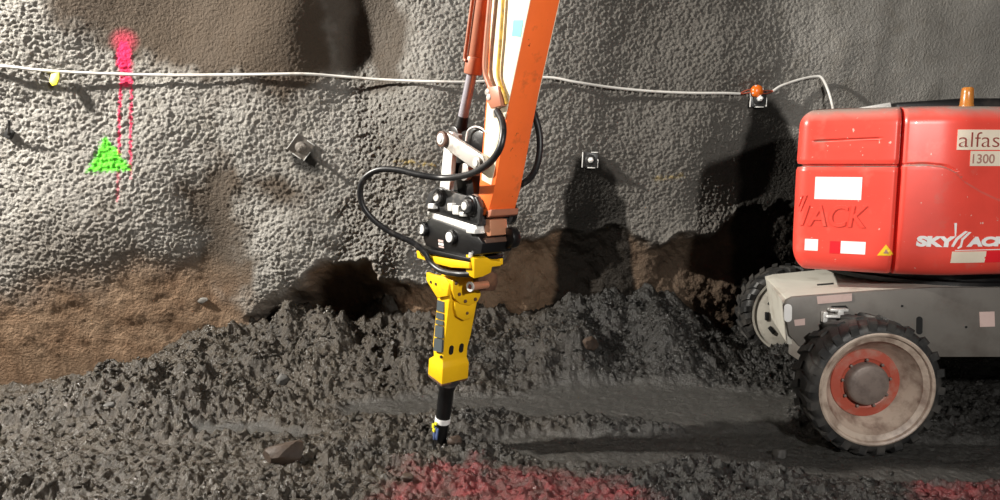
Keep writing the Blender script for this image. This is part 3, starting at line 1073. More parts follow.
# hoses (belong to the arm: auxiliary circuit)
def hose(pts, r, name='hydraulic_hose', mat='rubber', parent=arm):
    bm = B()
    add_tube(bm, [W2L(at(*p)) for p in pts], r, seg=12)
    return build(name, bm, M[mat], parent)
near_pts = [L(497, 111, -.14), L(502, 121, -.17), L(503, 134, -.20), L(499, 150, -.22), L(488, 164, -.22), L(470, 174, -.21), L(445, 178, -.20)]
def world_y(p):
    return OY + p.x * EX[1] + p.y * EY[1]
y0_ = world_y(near_pts[-1])
loop = [(420, 175), (398, 170), (378, 170), (364, 179), (360, 193), (364, 208), (376, 222), (394, 234), (412, 242)]
ye_ = world_y(L(424, 252, -.19))
for k, (x, y) in enumerate(loop):
    t_ = (k + 1) / (len(loop) + 1)
    near_pts.append(W2L(at(x, y, y0_ * (1 - t_) + ye_ * t_ + .12 * math.sin(PI * t_))))
near_pts += [L(424, 252, -.19), L(431, 263, -.17), L(442, 271, -.16), L(458, 274, -.15), L(470, 274, -.12)]
bm = B()
add_tube(bm, near_pts, 0.0185, seg=12)
build('hydraulic_hose', bm, M['rubber'], arm)
bm = B()
add_tube(bm, [L(518, 102, .09), L(530, 108, .125), L(536, 120, .16), L(539.5, 136, .18), L(539.5, 152, .18), L(536, 168, .17), L(528, 180, .15), L(516, 186, .12), L(506, 186, .08)], 0.019, seg=12)
build('hydraulic_hose', bm, M['rubber'], arm)
# boom foot above the frame: the arm's top pivot and the boom it hangs from
tx, tz = (topd[0] + topv[0]) / 2, (topd[1] + topv[1]) / 2
bm = B()
add_cyl(bm, (tx, -.2, tz - .05), (tx, .2, tz - .05), .07, bev=.01)
for s in (-1, 1):
    add_prism(bm, yplane_link((tx, tz - .05), (tx + 1.2, tz + .75), .13, .20, 0, 0), s * .125, s * .155, .006)
build('boom_end', bm, M['orange'], arm)

# ------------------------------------------------------------------ HYDRAULIC BREAKER
dtop = L(463, 262, 0.0)
TAU = math.atan2(dtop.x, dtop.z)
brk = empty('hydraulic_breaker', (OX, OY, 0), (0, 0, 0), 'yellow hydraulic rock breaker hanging from the coupler, chisel in the mud', 'breaker')
brk.rotation_mode = 'QUATERNION'
brk.rotation_quaternion = (Matrix.Rotation(PHI - PI / 2, 3, 'Z') @ Matrix.Rotation(TAU, 3, 'Y')).to_quaternion()
CT, ST = math.cos(TAU), math.sin(TAU)
def K(px, py, yl):
    p = L(px, py, yl)
    return Vector((p.x * CT - p.z * ST, yl, p.x * ST + p.z * CT))
def Kxz(pts, yl):
    return [(K(x, y, yl).x, K(x, y, yl).z) for x, y in pts]
HB = 0.104
def ring(z, x0, x1, hy):
    return [(x0, -hy, z), (x1, -hy, z), (x1, hy, z), (x0, hy, z)]
def sx(px, py):
    return K(px, py, -HB)
# measured on the visible side face: left edge, corner
rows = [(427.5, 376, 442, 383), (428.5, 361, 443, 366), (433.5, 357, 443.0, 361), (432.5, 346, 443.5, 351), (433.5, 335, 445, 338), (437, 300, 449, 302), (438, 290, 450.5, 292)]
hy = [.103, .103, .094, .094, .101, .110, .110]
rings = []
for (lx, ly, cx_, cy_), h in zip(rows, hy):
    a = K(lx, ly, -h); c = K(cx_, cy_, -h)
    z = (a.z + c.z) / 2
    rings.append(ring(z, a.x, c.x, h))
bm = B()
add_loft(bm, rings, 0.006)
casing = build('casing', bm, M['yellow'], brk, angle=35)
XF = rings[4][1][0]; XB = rings[4][0][0]
zrow = [r[0][2] for r in rings]
zb = zrow[0]
# oval slots on front, small hole on the side
bm = B()
zc = K(453, 350, -.03).z
for yy in (-.040, .038):
    pts = []
    for k in range(20):
        t = 2 * PI * k / 20
        pts.append((yy + .014 * math.cos(t), zc + (.014 * math.sin(t) + (.016 if math.sin(t) > 0 else -.016))))
    add_prism(bm, pts, XF - .03, XF + .0035, axis='x')
for (x, y) in ((441, 357),):
    p = K(x, y, -.10)
    add_cyl(bm, (p.x, -.103, p.z), (p.x, -.09, p.z), .010, seg=14)
o = build('slot', bm, M['hole'], casing, sep=True)
# dark grey decal tiles up the visible side
bm = B()
ts = [(300.5, 311), (312.5, 318.5), (320, 324), (325.5, 337), (338.5, 351)]
for a, c in ts:
    def edge(y):
        k = (y - 300) / 52
        return 437.8 - 4.3 * k, 444.4 - 2.6 * k
    l0, r0 = edge(a); l1, r1 = edge(c)
    yp = -.1145 + .0065 * max(0, (a - 318)) / 33
    add_prism(bm, Kxz([(l0, a - .5), (r0, a + 1.5), (r1, c + 1.5), (l1, c - .5)], -.111), -.1145, -.10)
o = build('decal', bm, M['greytile'], casing, sep=True); o['label'] = 'dark grey decal tiles'

# front accumulator boss and lower round boss
bm = B()
def yz(pts, xl):
    """photo positions on the plane x = xl of the breaker frame -> (y, z)"""
    out = []
    for (x, y) in pts:
        lo, hi = -.6, .6
        best = None
        for i in range(60):
            a = lo + (hi - lo) / 3; c = hi - (hi - lo) / 3
            fa = abs(K(x, y, a).x - xl); fc = abs(K(x, y, c).x - xl)
            if fa < fc: hi = c
            else: lo = a
        p = K(x, y, (lo + hi) / 2)
        out.append((p.y, p.z))
    return out
xf1 = XF + .045
add_prism(bm, yz([(453, 281), (459, 277), (477, 277), (481, 281), (481, 296), (478, 302), (470, 306), (460, 304), (455, 299), (453, 291)], xf1), XF - .03, xf1, .007, axis='x')
add_prism(bm, yz([(455, 302), (475, 303), (476, 310), (473, 318), (464, 321), (457, 317), (455, 310)], XF + .035), XF - .03, XF + .035, .008, axis='x')
boss = build('accumulator_cover', bm, M['yellow'], brk)
bm = B()
for (x, y) in ((456, 283), (459, 294), (465, 301), (475, 299), (478, 285)):
    (yy, zz), = yz([(x, y)], xf1)
    add_cyl(bm, (xf1 - .004, yy, zz), (xf1 + .010, yy, zz), .011, bev=.002, seg=6)
(yy, zz), = yz([(467, 313)], XF + .035)
add_cyl(bm, (XF + .03, yy, zz), (XF + .042, yy, zz), .010, bev=.002, seg=6)
build('bolt', bm, M['rust'], boss, sep=True)
# neck between casing and bracket
bm = B()
zt = zrow[-1]
add_box(bm, ((XF + XB) / 2, 0, zt + .05), (abs(XF - XB) * .95, .20, .14), .01)
build('neck', bm, M['yellow'], brk)
# side wings
for s in (-1, 1):
    bm = B()
    w = Kxz([(427, 272), (431, 274), (446, 277), (450, 284), (448, 296), (438, 298), (433, 290), (427, 280)], -.125)
    add_prism(bm, w, s * .104, s * .132, .005)
    wing = build('side_wing', bm, M['yellow'], brk)
    bm = B()
    for (x, y) in ((431, 282), (436, 284)):
        p = K(x, y, -.132)
        add_cyl(bm, (p.x, s * .129, p.z), (p.x, s * .136, p.z), .009, seg=10)
    build('bolt', bm, M['hole'], wing, sep=True)
# mounting bracket: side plates, base plate and front tab
for s in (-1, 1):
    bm = B()
    w = Kxz([(417, 250.5), (432, 256), (450, 259), (470, 262), (470, 268.5), (452, 267.5), (438, 264), (432, 262), (418, 258)], -.15)
    add_prism(bm, w, *((-.156, -.128) if s < 0 else (.070, .095)), .004)
    build('bracket_plate', bm, M['yellow'], brk)
bm = B()
p0 = K(425, 256, 0); p1 = K(467, 266, -.1)
w = Kxz([(420, 253), (469, 264), (469, 268), (420, 258)], -.15)
add_prism(bm, w, -.13, .09, .003)
build('bracket_base', bm, M['yellow'], brk)
bm = B()
w = Kxz([(418, 246), (470, 258), (470, 262), (418, 250.5)], -.15)
add_prism(bm, w, -.158, .095, .004)
build('bracket_pad', bm, M['black'], brk)
xt = K(470, 265, -.15).x
bm = B()
tabp = yz([(471, 257), (484, 256), (489, 259), (498, 260), (498, 264.5), (489, 265.5), (488, 271), (480, 275), (471, 277)], xt)
add_prism(bm, tabp, xt - .05, xt + .03, .005, axis='x')
tab = build('bracket_tab', bm, M['yellow'], brk)
bm = B()
for (x, y) in ((471.5, 256), (482, 255.5)):
    (yy, zz), = yz([(x, y)], xt)
    add_cyl(bm, (xt - .01, yy, zz - .01), (xt - .01, yy, zz + .015), .012, seg=6)
build('bolt', bm, M['bright'], tab, sep=True)
# dark gap hardware between bracket and body
bm = B()
for (x, y) in ((433, 268), (445, 271), (456, 274)):
    p = K(x, y, -.12)
    add_cyl(bm, p, p + Vector((0, .2, 0)), .016, bev=.003, seg=12)
build('bracket_bolt', bm, M['rust'], brk, sep=True)
# rusty inlet block with copper stub
bm = B()
e = yz([(474, 272), (494, 271), (495, 281), (492, 289), (476, 290)], xf1 + .02)
add_prism(bm, e, xf1 - .02, xf1 + .055, .010, axis='x')
ib = build('inlet_block', bm, M['rust'], brk)
def yzp(x, y, xl):
    (yy, zz), = yz([(x, y)], xl)
    return Vector((xl, yy, zz))
bm = B()
a = yzp(471, 286.5, xf1 + .085); c = yzp(487, 284.5, xf1 + .075)
add_cyl(bm, a, c, .024, bev=.003, seg=24)
add_lathe(bm, a, a - c, [(.016, -.004), (.026, -.004), (.030, .002), (.030, .010), (.016, .010)], 24, mi=1, cap=False)
build('inlet_stub', bm, [M['copper'], M['bright'], M['hole']], ib)
bm = B()
d = (a - c).normalized()
add_cyl(bm, a + d * .001, a + d * .0045, .0165, seg=20)
build('stub_mouth', bm, M['redwire'], ib)
bm = B()
a = yzp(458, 274, xf1 + .03); c = yzp(475, 275, xf1 + .05)
add_cyl(bm, a, (a + c) / 2, .018, bev=.003, seg=6)
add_cyl(bm, (a + c) / 2, c, .013, bev=.003, seg=12)
build('hose_fitting', bm, M['bright'], ib)
# retaining bush, chisel, tapes
xm = (rings[0][0][0] + rings[0][1][0]) / 2
bm = B()
add_box(bm, (xm, 0, zb - .006), (abs(rings[0][0][0] - rings[0][1][0]) * .96, .205, .016), .004)
build('wear_plate', bm, M['rust'], brk)
bm = B()
add_lathe(bm, (xm, 0, zb), (0, 0, -1), [(0, 0), (.080, 0), (.080, .03), (.066, .034), (.066, .05), (.0, .05)], 32, cap=False)
build('tool_bush', bm, M['darkgrey'], brk)
bm = B()
zb2 = zb - .03
Ltool = zb + .10
prof = [(0, 0), (.056, 0), (.056, .05), (.050, .06), (.049, .17), (.047, .30), (.044, .36), (.036, Ltool - .02), (.012, Ltool), (0, Ltool)]
add_lathe(bm, (xm, 0, zb2), (-(xm) / max(zb, .1) * 0, 0, -1), prof, 28, cap=False)
tool = build('chisel', bm, M['black'], brk)
zt1 = K(441, 418.5, 0).z
bm = B()
add_lathe(bm, (xm, 0, zt1 - .015), (0, 0, 1), [(.0475, 0), (.0505, .0), (.0505, .036), (.0475, .036)], 28, cap=False)
o = build('tape_band', bm, M['white'], tool); o['label'] = 'white tape band'
bm = B()
for k in range(9):
    a0 = 3.75 + 1.5 * k / 9
    z0 = zt1 - .03 - .012 * (k % 3)
    r0 = .0475
    cxx = xm + r0 * math.cos(a0); cyy = r0 * math.sin(a0)
    add_box(bm, (cxx, cyy, z0 - .03 - .01 * (k % 2)), (.012, .012, .04 + .02 * (k % 3)), .003, Matrix.Rotation(a0, 3, 'Z'))
o = build('tape_rag', bm, M['blue'], tool, sep=True); o['label'] = 'frayed blue tape'
bm = B()
for (x, y, h_) in ((437, 429, .03), (440, 427, .02), (438.5, 434, .025)):
    p = K(x, y, -.058); p.x = xm + (x - 439) * .008
    add_box(bm, p, (.018, .012, h_), .003)
o = build('tape_scrap', bm, M['yellowtag'], tool, sep=True); o['label'] = 'yellow tape scraps'

# ------------------------------------------------------------------ BOOM LIFT
lift = empty('boom_lift', (2.9, 5.5, 0), (0, 0, 0), 'red and grey wheeled boom lift parked against the right wall', 'boom lift')
LO = Vector((2.9, 5.5, 0))
def lb(name, bm, mat, parent=None, **kw):
    """mesh written in place, parented to the lift"""
    bm.transform(Matrix.Translation(-LO))
    return build(name, bm, mat, parent or lift, **kw)

# --- wheels
def wheel(center, face, rimmat, discmat, hubmat):
    """center: of the tyre; face: +1 when the dish looks to -Y"""
    cx, cy, cz = center
    R, W_ = 0.435, 0.27
    ax = Vector((0, -face, 0))
    c = Vector(center)
    bm = B()
    h = W_ / 2
    # tyre carcass
    prof = [(.350, h - .02), (.360, h), (.392, h - .002), (.416, h - .02), (.424, h - .05), (.424, -h + .06), (.418, -h + .025), (.395, -h + .005), (.372, -h), (.350, -h + .02)]
    add_lathe(bm, c, ax, prof + [prof[0]], 72, cap=False)
    # lugs: slanted bars from each shoulder
    nl = 22
    x, y, d = frame_from(ax)
    for sgn in (-1, 1):
        for k in range(nl):
            a = 2 * PI * (k + (0.5 if sgn > 0 else 0)) / nl
            ro = x * math.cos(a) + y * math.sin(a)
            ta = d.cross(ro)
            t = bmesh.new()
            vs = []
            for (w0, sk) in ((.012, .0), (.122, .045), (.137, .05)):
                for (rr, tw) in (((.410, .030), (.437, .026)) if w0 < .13 else ((.375, .026), (.421, .025))):
                    for sd in (-1, 1):
                        vs.append(t.verts.new(c + d * (sgn * w0) + ro * rr + ta * (sk * 1.0 + sd * tw)))
            # section rings of 4 verts: order (r0-,r0+,r1-,r1+)
            for i in range(2):
                a0 = vs[i * 4:i * 4 + 4]; a1 = vs[i * 4 + 4:i * 4 + 8]
                for (p, q) in ((0, 1), (1, 3), (3, 2), (2, 0)):
                    t.faces.new([a0[p], a0[q], a1[q], a1[p]])
            t.faces.new([vs[0], vs[2], vs[3], vs[1]])
            t.faces.new([vs[8], vs[9], vs[11], vs[10]])
            merge(bm, t)
    rimbm = B()
    prof = [(.360, h - .012), (.366, h + .004), (.356, h + .010), (.344, h + .004), (.338, h - .012), (.318, h - .022), (.305, h - .026), (.296, h - .05), (.275, h - .075), (.250, h - .12), (.230, h - .148), (.224, h - .155), (.215, h - .175), (.0, h - .175)]
    add_lathe(rimbm, c, ax, prof, 72, cap=False)
    prof = [(.360, -h + .012), (.366, -h - .004), (.346, -h - .004), (.338, -h + .004), (.322, -h + .006), (.305, -h - .002), (.2, -h - .02), (0, -h - .025)]
    add_lathe(rimbm, c, ax, prof, 72, cap=False)
    rim = lb('wheel', rimbm, rimmat)
    tyre = lb('tyre', bm, M['tyre'], rim)
    bm = B()
    prof = [(.228, h - .165), (.222, h - .146), (.200, h - .146), (.165, h - .140), (.150, h - .150), (.10, h - .150), (0, h - .15)]
    add_lathe(bm, c, ax, prof, 64, cap=False)
    disc = lb('rim_disc', bm, discmat, rim)
    bm = B()
    prof = [(.140, h - .152), (.136, h - .11), (.128, h - .098), (.118, h - .092), (.06, h - .090), (0, h - .090)]
    add_lathe(bm, c, ax, prof, 48, cap=False)
    for k in range(9):
        a = 2 * PI * k / 9 + .2
        p = c + d * (h - .15) + (x * math.cos(a) + y * math.sin(a)) * .156
        add_cyl(bm, p, p + d * .026, .010, bev=.003, seg=6)
    hub = lb('hub', bm, hubmat, rim)
    return rim
fw = at(877, 390, 4.37)
NWX, NWZ = float(fw[0]), float(fw[2])
w1 = wheel((NWX, 4.37 + .135, NWZ), 1, M['rim'], M['rimred'], M['hub'])
FWX = float(at(787, 309, 6.6)[0])
w2 = wheel((FWX, 6.62, NWZ + .03), -1, M['rimgrey'], M['rimgrey'], M['hub'])
def dup_tree(o, delta):
    c = o.copy(); col.objects.link(c); c.parent = lift
    c.location = o.location + Vector(delta)
    for ch in list(o.children):
        k = ch.copy(); col.objects.link(k); k.parent = c
    return c
dup_tree(w1, (2.1, 0, 0)); dup_tree(w2, (2.0, 0, 0))

# --- chassis
YN = 4.68
def ch(px, py, Y=YN):
    p = at(px, py, Y)
    return (float(p[0]), float(p[2]))
bm = B()
pr = [ch(784, 306), ch(787, 300), ch(793, 297), ch(870, 291.2), ch(935, 287.5)]
rx = 5.0
zt_ = pr[-1][1]
pr += [(rx, zt_), (rx, ch(960, 357)[1]), ch(900, 357), ch(830, 352), ch(800, 347), ch(789, 335)]
add_prism(bm, pr, YN, YN + .03, .004)
side_pl = lb('chassis_side', bm, M['chassis'])
bm = B()
add_prism(bm, [(2.75, zt_), (rx, zt_), (rx, pr[6][1]), (2.75, pr[6][1])], 6.2, 6.23, .004)
lb('chassis_side', bm, M['chassis'])
# deck
zA = pr[2][1]; xA = pr[2][0]; xB_, zB_ = pr[4]
bm = B()
YD = 5.75
V = [(pr[1][0] + .02, YN + .012, pr[1][1] - .012), (xA + .02, YN + .012, zA - .004), (xB_, YN + .012, zB_ - .004), (rx, YN + .012, zB_ - .004)]
kx = (float(at(765, 281, 5.45)[0]) - pr[1][0])
far = [(pr[1][0] + kx, 5.45, pr[1][1] + .035), (xA + kx + .02, 5.45, zA + .03), (xB_ + .1, YD, zB_ - .004), (rx, YD, zB_ - .004)]
bmv = bm
t = bmesh.new()
a = [t.verts.new(p) for p in V]; c = [t.verts.new(p) for p in far]
a2 = [t.verts.new((p[0], p[1], p[2] - .02)) for p in V]; c2 = [t.verts.new((p[0], p[1], p[2] - .02)) for p in far]
for i in range(3):
    t.faces.new([a[i], a[i + 1], c[i + 1], c[i]])
    t.faces.new([a2[i], c2[i], c2[i + 1], a2[i + 1]])
    t.faces.new([c[i], c[i + 1], c2[i + 1], c2[i]])
    t.faces.new([a[i], a2[i], a2[i + 1], a[i + 1]])
t.faces.new([a[0], c[0], c2[0], a2[0]]); t.faces.new([a[3], a2[3], c2[3], c[3]])
merge(bm, t)
deck = lb('deck', bm, M['deck'])
bm = B()
q0 = at(817.5, 284.6, 5.0); q1 = at(833.5, 283.6, 5.0)
def deck_pt(px, py):
    d = ray(px, py)
    A_, Bq, Cq = [np.array(v) for v in (V[1], V[2], far[2])]
    n = np.cross(Bq - A_, Cq - A_)
    t_ = np.dot(A_ - CAM, n) / np.dot(d, n)
    return Vector(CAM + d * t_)
t = bmesh.new()
pts = [deck_pt(*p) for p in ((817, 284.4), (833.5, 283.0), (833.5, 284.4), (817, 285.8))]
vs = [t.verts.new(p + Vector((0, 0, .003))) for p in pts]
vs2 = [t.verts.new(p + Vector((0, 0, -.01))) for p in pts]
t.faces.new(vs)
for i in range(4):
    t.faces.new([vs[i], vs2[i], vs2[(i + 1) % 4], vs[(i + 1) % 4]])
merge(bm, t)
lb('deck_slot', bm, M['hole'], deck)
# end plate (towards the left)
bm = B()
zlow = float(ch(789, 345)[1])
e0 = (pr[0][0] + .004, YN + .02); e1 = (pr[1][0] + kx, 5.45)
t = bmesh.new()
top = [(e0[0], e0[1], pr[1][1] - .02), (e1[0], e1[1], far[0][2] - .004)]
vv = [t.verts.new(p) for p in (top[0], top[1], (e1[0] + .06, e1[1], zlow + .02), (e0[0] + .04, e0[1], zlow))]
vv2 = [t.verts.new(Vector((.03, 0, 0)) + v.co) for v in vv]
t.faces.new(vv); t.faces.new(vv2[::-1])
for i in range(4):
    t.faces.new([vv[i], vv2[i], vv2[(i + 1) % 4], vv[(i + 1) % 4]])
merge(bm, t)
lb('end_plate', bm, M['deck'])
# inner body, axle beam
bm = B()
add_box(bm, ((e1[0] + .25 + rx) / 2, 5.42, (zlow + pr[2][1]) / 2 - .05), (rx - e1[0] - .3, 1.3, pr[2][1] - zlow - .12), .01)
lb('chassis_core', bm, M['chassis'])
bm = B()
add_box(bm, (FWX + .02, 6.0, NWZ + .02), (.16, 1.1, .16), .02)
add_box(bm, (NWX, 5.1, NWZ), (.18, .9, .18), .02)
add_lathe(bm, (FWX, 6.3, NWZ + .03), (0, 1, 0), [(0, 0), (.16, 0), (.18, .1), (.18, .28), (0, .28)], 32, cap=False)
lb('axle', bm, M['chassis'], sep=True)
# slots in the far wheel's inner disc
bm = B()
for a_ in (2.0, 2.6, 3.2, 3.8):
    ctr = Vector((FWX + .235 * math.cos(a_), 6.62 - .135 - .018, NWZ + .03 + .235 * math.sin(a_)))
    add_box(bm, ctr, (.035, .02, .075), .004, Matrix.Rotation(-a_, 3, 'Y'))
lb('slot', bm, M['hole'], w2, sep=True)
# details on the near side: white oval, stickers, slots, tie-down lugs
def stick(name, pts, mat, y0=YN - .003, y1=YN + .004, parent=side_pl):
    bm = B()
    add_prism(bm, [ch(x, y, y0) for x, y in pts], y0, y1, .0)
    return lb(name, bm, mat, parent)
def oval(cx, cy, w, h, n=20):
    out = []
    for k in range(n):
        t_ = 2 * PI * k / n
        s_ = math.sin(t_)
        out.append((cx + w * math.cos(t_), cy + w * s_ + (h - w) * (1 if s_ > 0 else -1)))
    return out
o = stick('access_hole', oval(788, 313, 4, 9), M['white']); o['label'] = 'white oval opening'
stick('sticker', [(817, 296.5), (852, 293.5), (852, 301), (818, 304)], M['pinksticker'])
stick('sticker', [(794, 320), (805, 318.5), (805, 325), (795, 326)], M['pinksticker'])
stick('sticker', [(979.5, 312), (994.5, 311.5), (995, 326.5), (980, 327)], M['pinksticker'])
stick('access_hole', oval(919.5, 325.5, 3.2, 9), M['hole'])
stick('access_hole', oval(838, 307.5, 9, 9.01)[0:0] or [(829, 309), (832, 306), (846, 305.5), (848, 308), (846, 310), (831, 311.5)], M['hole'])
bm = B()
for (x, y) in ((966, 327), (902, 306)):
    p = at(x, y, YN)
    add_cyl(bm, (p[0], YN - .004, p[2]), (p[0], YN + .01, p[2]), .008, seg=12)
lb('rivet_hole', bm, M['hole'], side_pl, sep=True)
bm = B()
p = at(838, 314, YN - .03)
add_box(bm, (p[0], YN - .025, p[2] + .028), (.12, .05, .018), .005)
add_box(bm, (p[0] - .02, YN - .025, p[2] - .015), (.14, .05, .018), .005)
add_box(bm, (p[0] + .01, YN - .028, p[2] + .006), (.04, .045, .05), .006)
add_box(bm, (p[0] - .085, YN - .02, p[2] - .02), (.03, .04, .07), .005)
lb('tie_down_lug', bm, M['bright'], side_pl)

# --- turntable under the hood
ztop_ch = zB_
zhood0 = float(at(880, 275.5, 4.6)[2])
bm = B()
add_lathe(bm, (3.25, 5.45, ztop_ch - .01), (0, 0, 1), [(0, 0), (.72, 0), (.72, .03), (.66, .035), (.66, zhood0 - ztop_ch + .06), (0, zhood0 - ztop_ch + .06)], 56, cap=False)
lb('turntable', bm, M['black'])

# --- hood: plan path (s) swept by height
def p2(px, Y):
    d = ray(px, 190)
    return np.array([d[0] / d[1] * Y, Y])
plan_ctrl = [np.array([2.62, 6.30]), p2(794.8, 4.86), p2(899, 4.58), p2(957, 4.50), np.array([3.70, 4.62]), np.array([4.35, 4.95]), np.array([4.35, 6.3])]
rad = [0, .085, .9, .55, .5, .4, 0]
def rounded(ctrl, rad, step=0.012):
    out = []
    for i, p in enumerate(ctrl):
        if i == 0 or i == len(ctrl) - 1:
            out.append(p); continue
        a = ctrl[i - 1] - p; c = ctrl[i + 1] - p
        la, lc = np.linalg.norm(a), np.linalg.norm(c)
        a /= la; c /= lc
        ang = math.acos(np.clip(a @ c, -1, 1))
        tl = min(rad[i] / math.tan(ang / 2), .48 * min(la, lc))
        r = tl * math.tan(ang / 2)
        s0, s1 = p + a * tl, p + c * tl
        bis = (a + c); bis /= np.linalg.norm(bis)
        cen = p + bis * (r / math.sin(ang / 2))
        a0 = math.atan2(*(s0 - cen)[::-1]); a1 = math.atan2(*(s1 - cen)[::-1])
        da = (a1 - a0 + PI) % (2 * PI) - PI
        n = max(4, int(abs(da) * r / step))
        for k in range(n + 1):
            t_ = a0 + da * k / n
            out.append(cen + r * np.array([math.cos(t_), math.sin(t_)]))
    return np.array(out)
poly = rounded(plan_ctrl, rad)
seglen = np.linalg.norm(np.diff(poly, axis=0), axis=1)
cum = np.concatenate([[0], np.cumsum(seglen)])
def plan(s):
    s = np.asarray(s, float)
    X = np.interp(s, cum, poly[:, 0]); Y = np.interp(s, cum, poly[:, 1])
    e = 0.012
    X1 = np.interp(s + e, cum, poly[:, 0]); Y1 = np.interp(s + e, cum, poly[:, 1])
    X0 = np.interp(s - e, cum, poly[:, 0]); Y0 = np.interp(s - e, cum, poly[:, 1])
    tx, ty = X1 - X0, Y1 - Y0
    l = np.sqrt(tx * tx + ty * ty) + 1e-12
    return X, Y, ty / l * 1.0, -tx / l   # outward normal (to the right of travel is inside)
# outward check: travelling from back-left to front then right, outside lies to the right-hand side = (ty,-tx)
def s_of(px, py=190):
    """path position and depth where the sight line of a photo column meets the shell"""
    d = ray(px, py)
    best = None
    for i in range(len(poly) - 1):
        A_, Bq = poly[i], poly[i + 1]
        m_ = np.array([[d[0], -(Bq - A_)[0]], [d[1], -(Bq - A_)[1]]])
        if abs(np.linalg.det(m_)) < 1e-9: continue
        t_, u_ = np.linalg.solve(m_, A_)
        if -1e-6 <= u_ <= 1 + 1e-6 and t_ > 0 and (best is None or t_ < best[0]):
            best = (t_, cum[i] + u_ * seglen[i])
    if best is None:
        return None
    t_, s_ = best
    return s_, 1.8 + t_ * d[2]
S_SEAM = s_of(899)[0]
S_END = cum[-1]
Z0 = zhood0
Z1 = s_of(960, 105)[1] + .0
print('hood z', Z0, Z1, 'seam s', S_SEAM, 'len', S_END)
ZG = s_of(850, 165.5)[1]     # horizontal joint on the tail
ZL = s_of(850, 140.5)[1]     # short pressed line
SL0, SL1 = s_of(812)[0], s_of(877)[0]
ZR = s_of(930, 164)[1]       # pressed shoulder line of the right cover
S_R1 = s_of(948)[0]
ARC = [(s_of(x, y)[0], s_of(x, y)[1]) for x, y in ((900, 165), (925, 164), (945, 166), (956, 171), (966, 181), (982, 192), (999, 200))]
ARC.append((ARC[-1][0] + .5, ARC[-1][1] - .06))
def inset(s, z):
    """how far in from the plan outline"""
    # vertical profile
    rt, rb = .11, .15
    i = np.zeros_like(s)
    kt = np.clip((z - (Z1 - rt)) / rt, 0, 1)
    i += rt * (1 - np.sqrt(np.maximum(0, 1 - kt ** 2)))
    kb = np.clip(((Z0 + rb) - z) / rb, 0, 1)
    i += rb * .6 * (1 - np.sqrt(np.maximum(0, 1 - kb ** 2)))
    i += .02 * np.clip((1.35 - z) / .35, 0, 1) ** 2 + .012 * np.clip((z - 1.75) / .5, 0, 1)
    # seam
    d = np.abs(s - S_SEAM)
    i += .05 * sstep(.012, .006, d) + .014 * sstep(.045, .008, d) ** 2
    left = s < S_SEAM
    dz = np.abs(z - ZG)
    i += np.where(left, .032 * sstep(.012, .004, dz) + .008 * sstep(.04, .005, dz), 0)
    dl = np.abs(z - ZL - (s - SL0) * .03)
    inl = sstep(SL0 - .01, SL0 + .01, s) * sstep(SL1 + .01, SL1 - .01, s)
    i += inl * (.012 * sstep(.010, .002, dl) + .006 * sstep(.06, .0, np.maximum(0, (ZL - z))) * (z < ZL))
    # right cover: face below the shoulder line sits proud
    za = np.interp(s, [p[0] for p in ARC], [p[1] for p in ARC])
    below = sstep(.012, -.012, z - za)
    i += np.where(left, 0, .014 * (1 - below) * sstep(.0, .2, s - S_SEAM + .15))
    i += np.where(left, 0, .020 * sstep(.012, .0, np.abs(z - za)) * sstep(S_R1 + .25, S_R1, s))
    return i
def shell_pt(s, z, out=0.0):
    s = np.asarray(s, float); z = np.asarray(z, float)
    X, Y, nx_, ny_ = plan(s)
    k = out - inset(s, z)
    return np.stack([X + nx_ * k, Y + ny_ * k, z], -1)
# check outward direction (at the seam it should point towards the viewer)
if plan(np.array([S_SEAM]))[3][0] > 0:
    _old = plan
    def plan(s, _o=_old):
        X, Y, a_, c_ = _o(s)
        return X, Y, -a_, -c_
CEN = np.array([3.35, 5.6])
def shell_part(name, sa, sb, mat):
    ss = np.unique(np.concatenate([np.arange(sa, sb, .016), [sb], np.clip(np.linspace(S_SEAM - .05, S_SEAM + .05, 26), sa, sb)]))
    tt = np.linspace(0, 1, 15)
    zz = np.concatenate([Z0 + .15 * (1 - np.cos(tt * PI / 2)), np.linspace(Z0 + .155, Z1 - .115, 96), Z1 - .11 + .11 * np.sin(tt * PI / 2)])
    zz = np.unique(np.concatenate([zz, np.linspace(ZG - .045, ZG + .045, 20), np.linspace(ZL - .02, ZL + .035, 16)]))
    S_, Z_ = np.meshgrid(ss, zz)
    P = shell_pt(S_, Z_)
    # domed top: draw in to the centre
    rows_ = [P]
    last = P[-1]
    for f, h in ((.12, .012), (.3, .026), (.6, .036), (1.0, .04)):
        q = last.copy()
        q[:, 0] = last[:, 0] * (1 - f) + CEN[0] * f
        q[:, 1] = last[:, 1] * (1 - f) + CEN[1] * f
        q[:, 2] = last[:, 2] + h
        rows_.append(q[None])
    first = P[0]
    q = first.copy(); q[:, :2] = first[:, :2] * .8 + CEN * .2
    P = np.concatenate([q[None]] + rows_, 0)
    t = bmesh.new()
    ny, nx = P.shape[:2]
    vs = [[t.verts.new(P[j, i_]) for i_ in range(nx)] for j in range(ny)]
    for j in range(ny - 1):
        for i_ in range(nx - 1):
            t.faces.new([vs[j][i_], vs[j][i_ + 1], vs[j + 1][i_ + 1], vs[j + 1][i_]])
    bmesh.ops.remove_doubles(t, verts=t.verts, dist=1e-5)
    return lb(name, t, mat, angle=50)
S_BACK = float(np.linalg.norm(plan_ctrl[1] - plan_ctrl[0])) - .16
shell_part('unseen_dark_side', 0, S_BACK, M['darkgrey'])  # unseen hood side, made dark to cut red bounce onto the wall
tail = shell_part('tail_cover', S_BACK, S_SEAM, M['red'])
cover = shell_part('engine_cover', S_SEAM, S_END, M['red'])

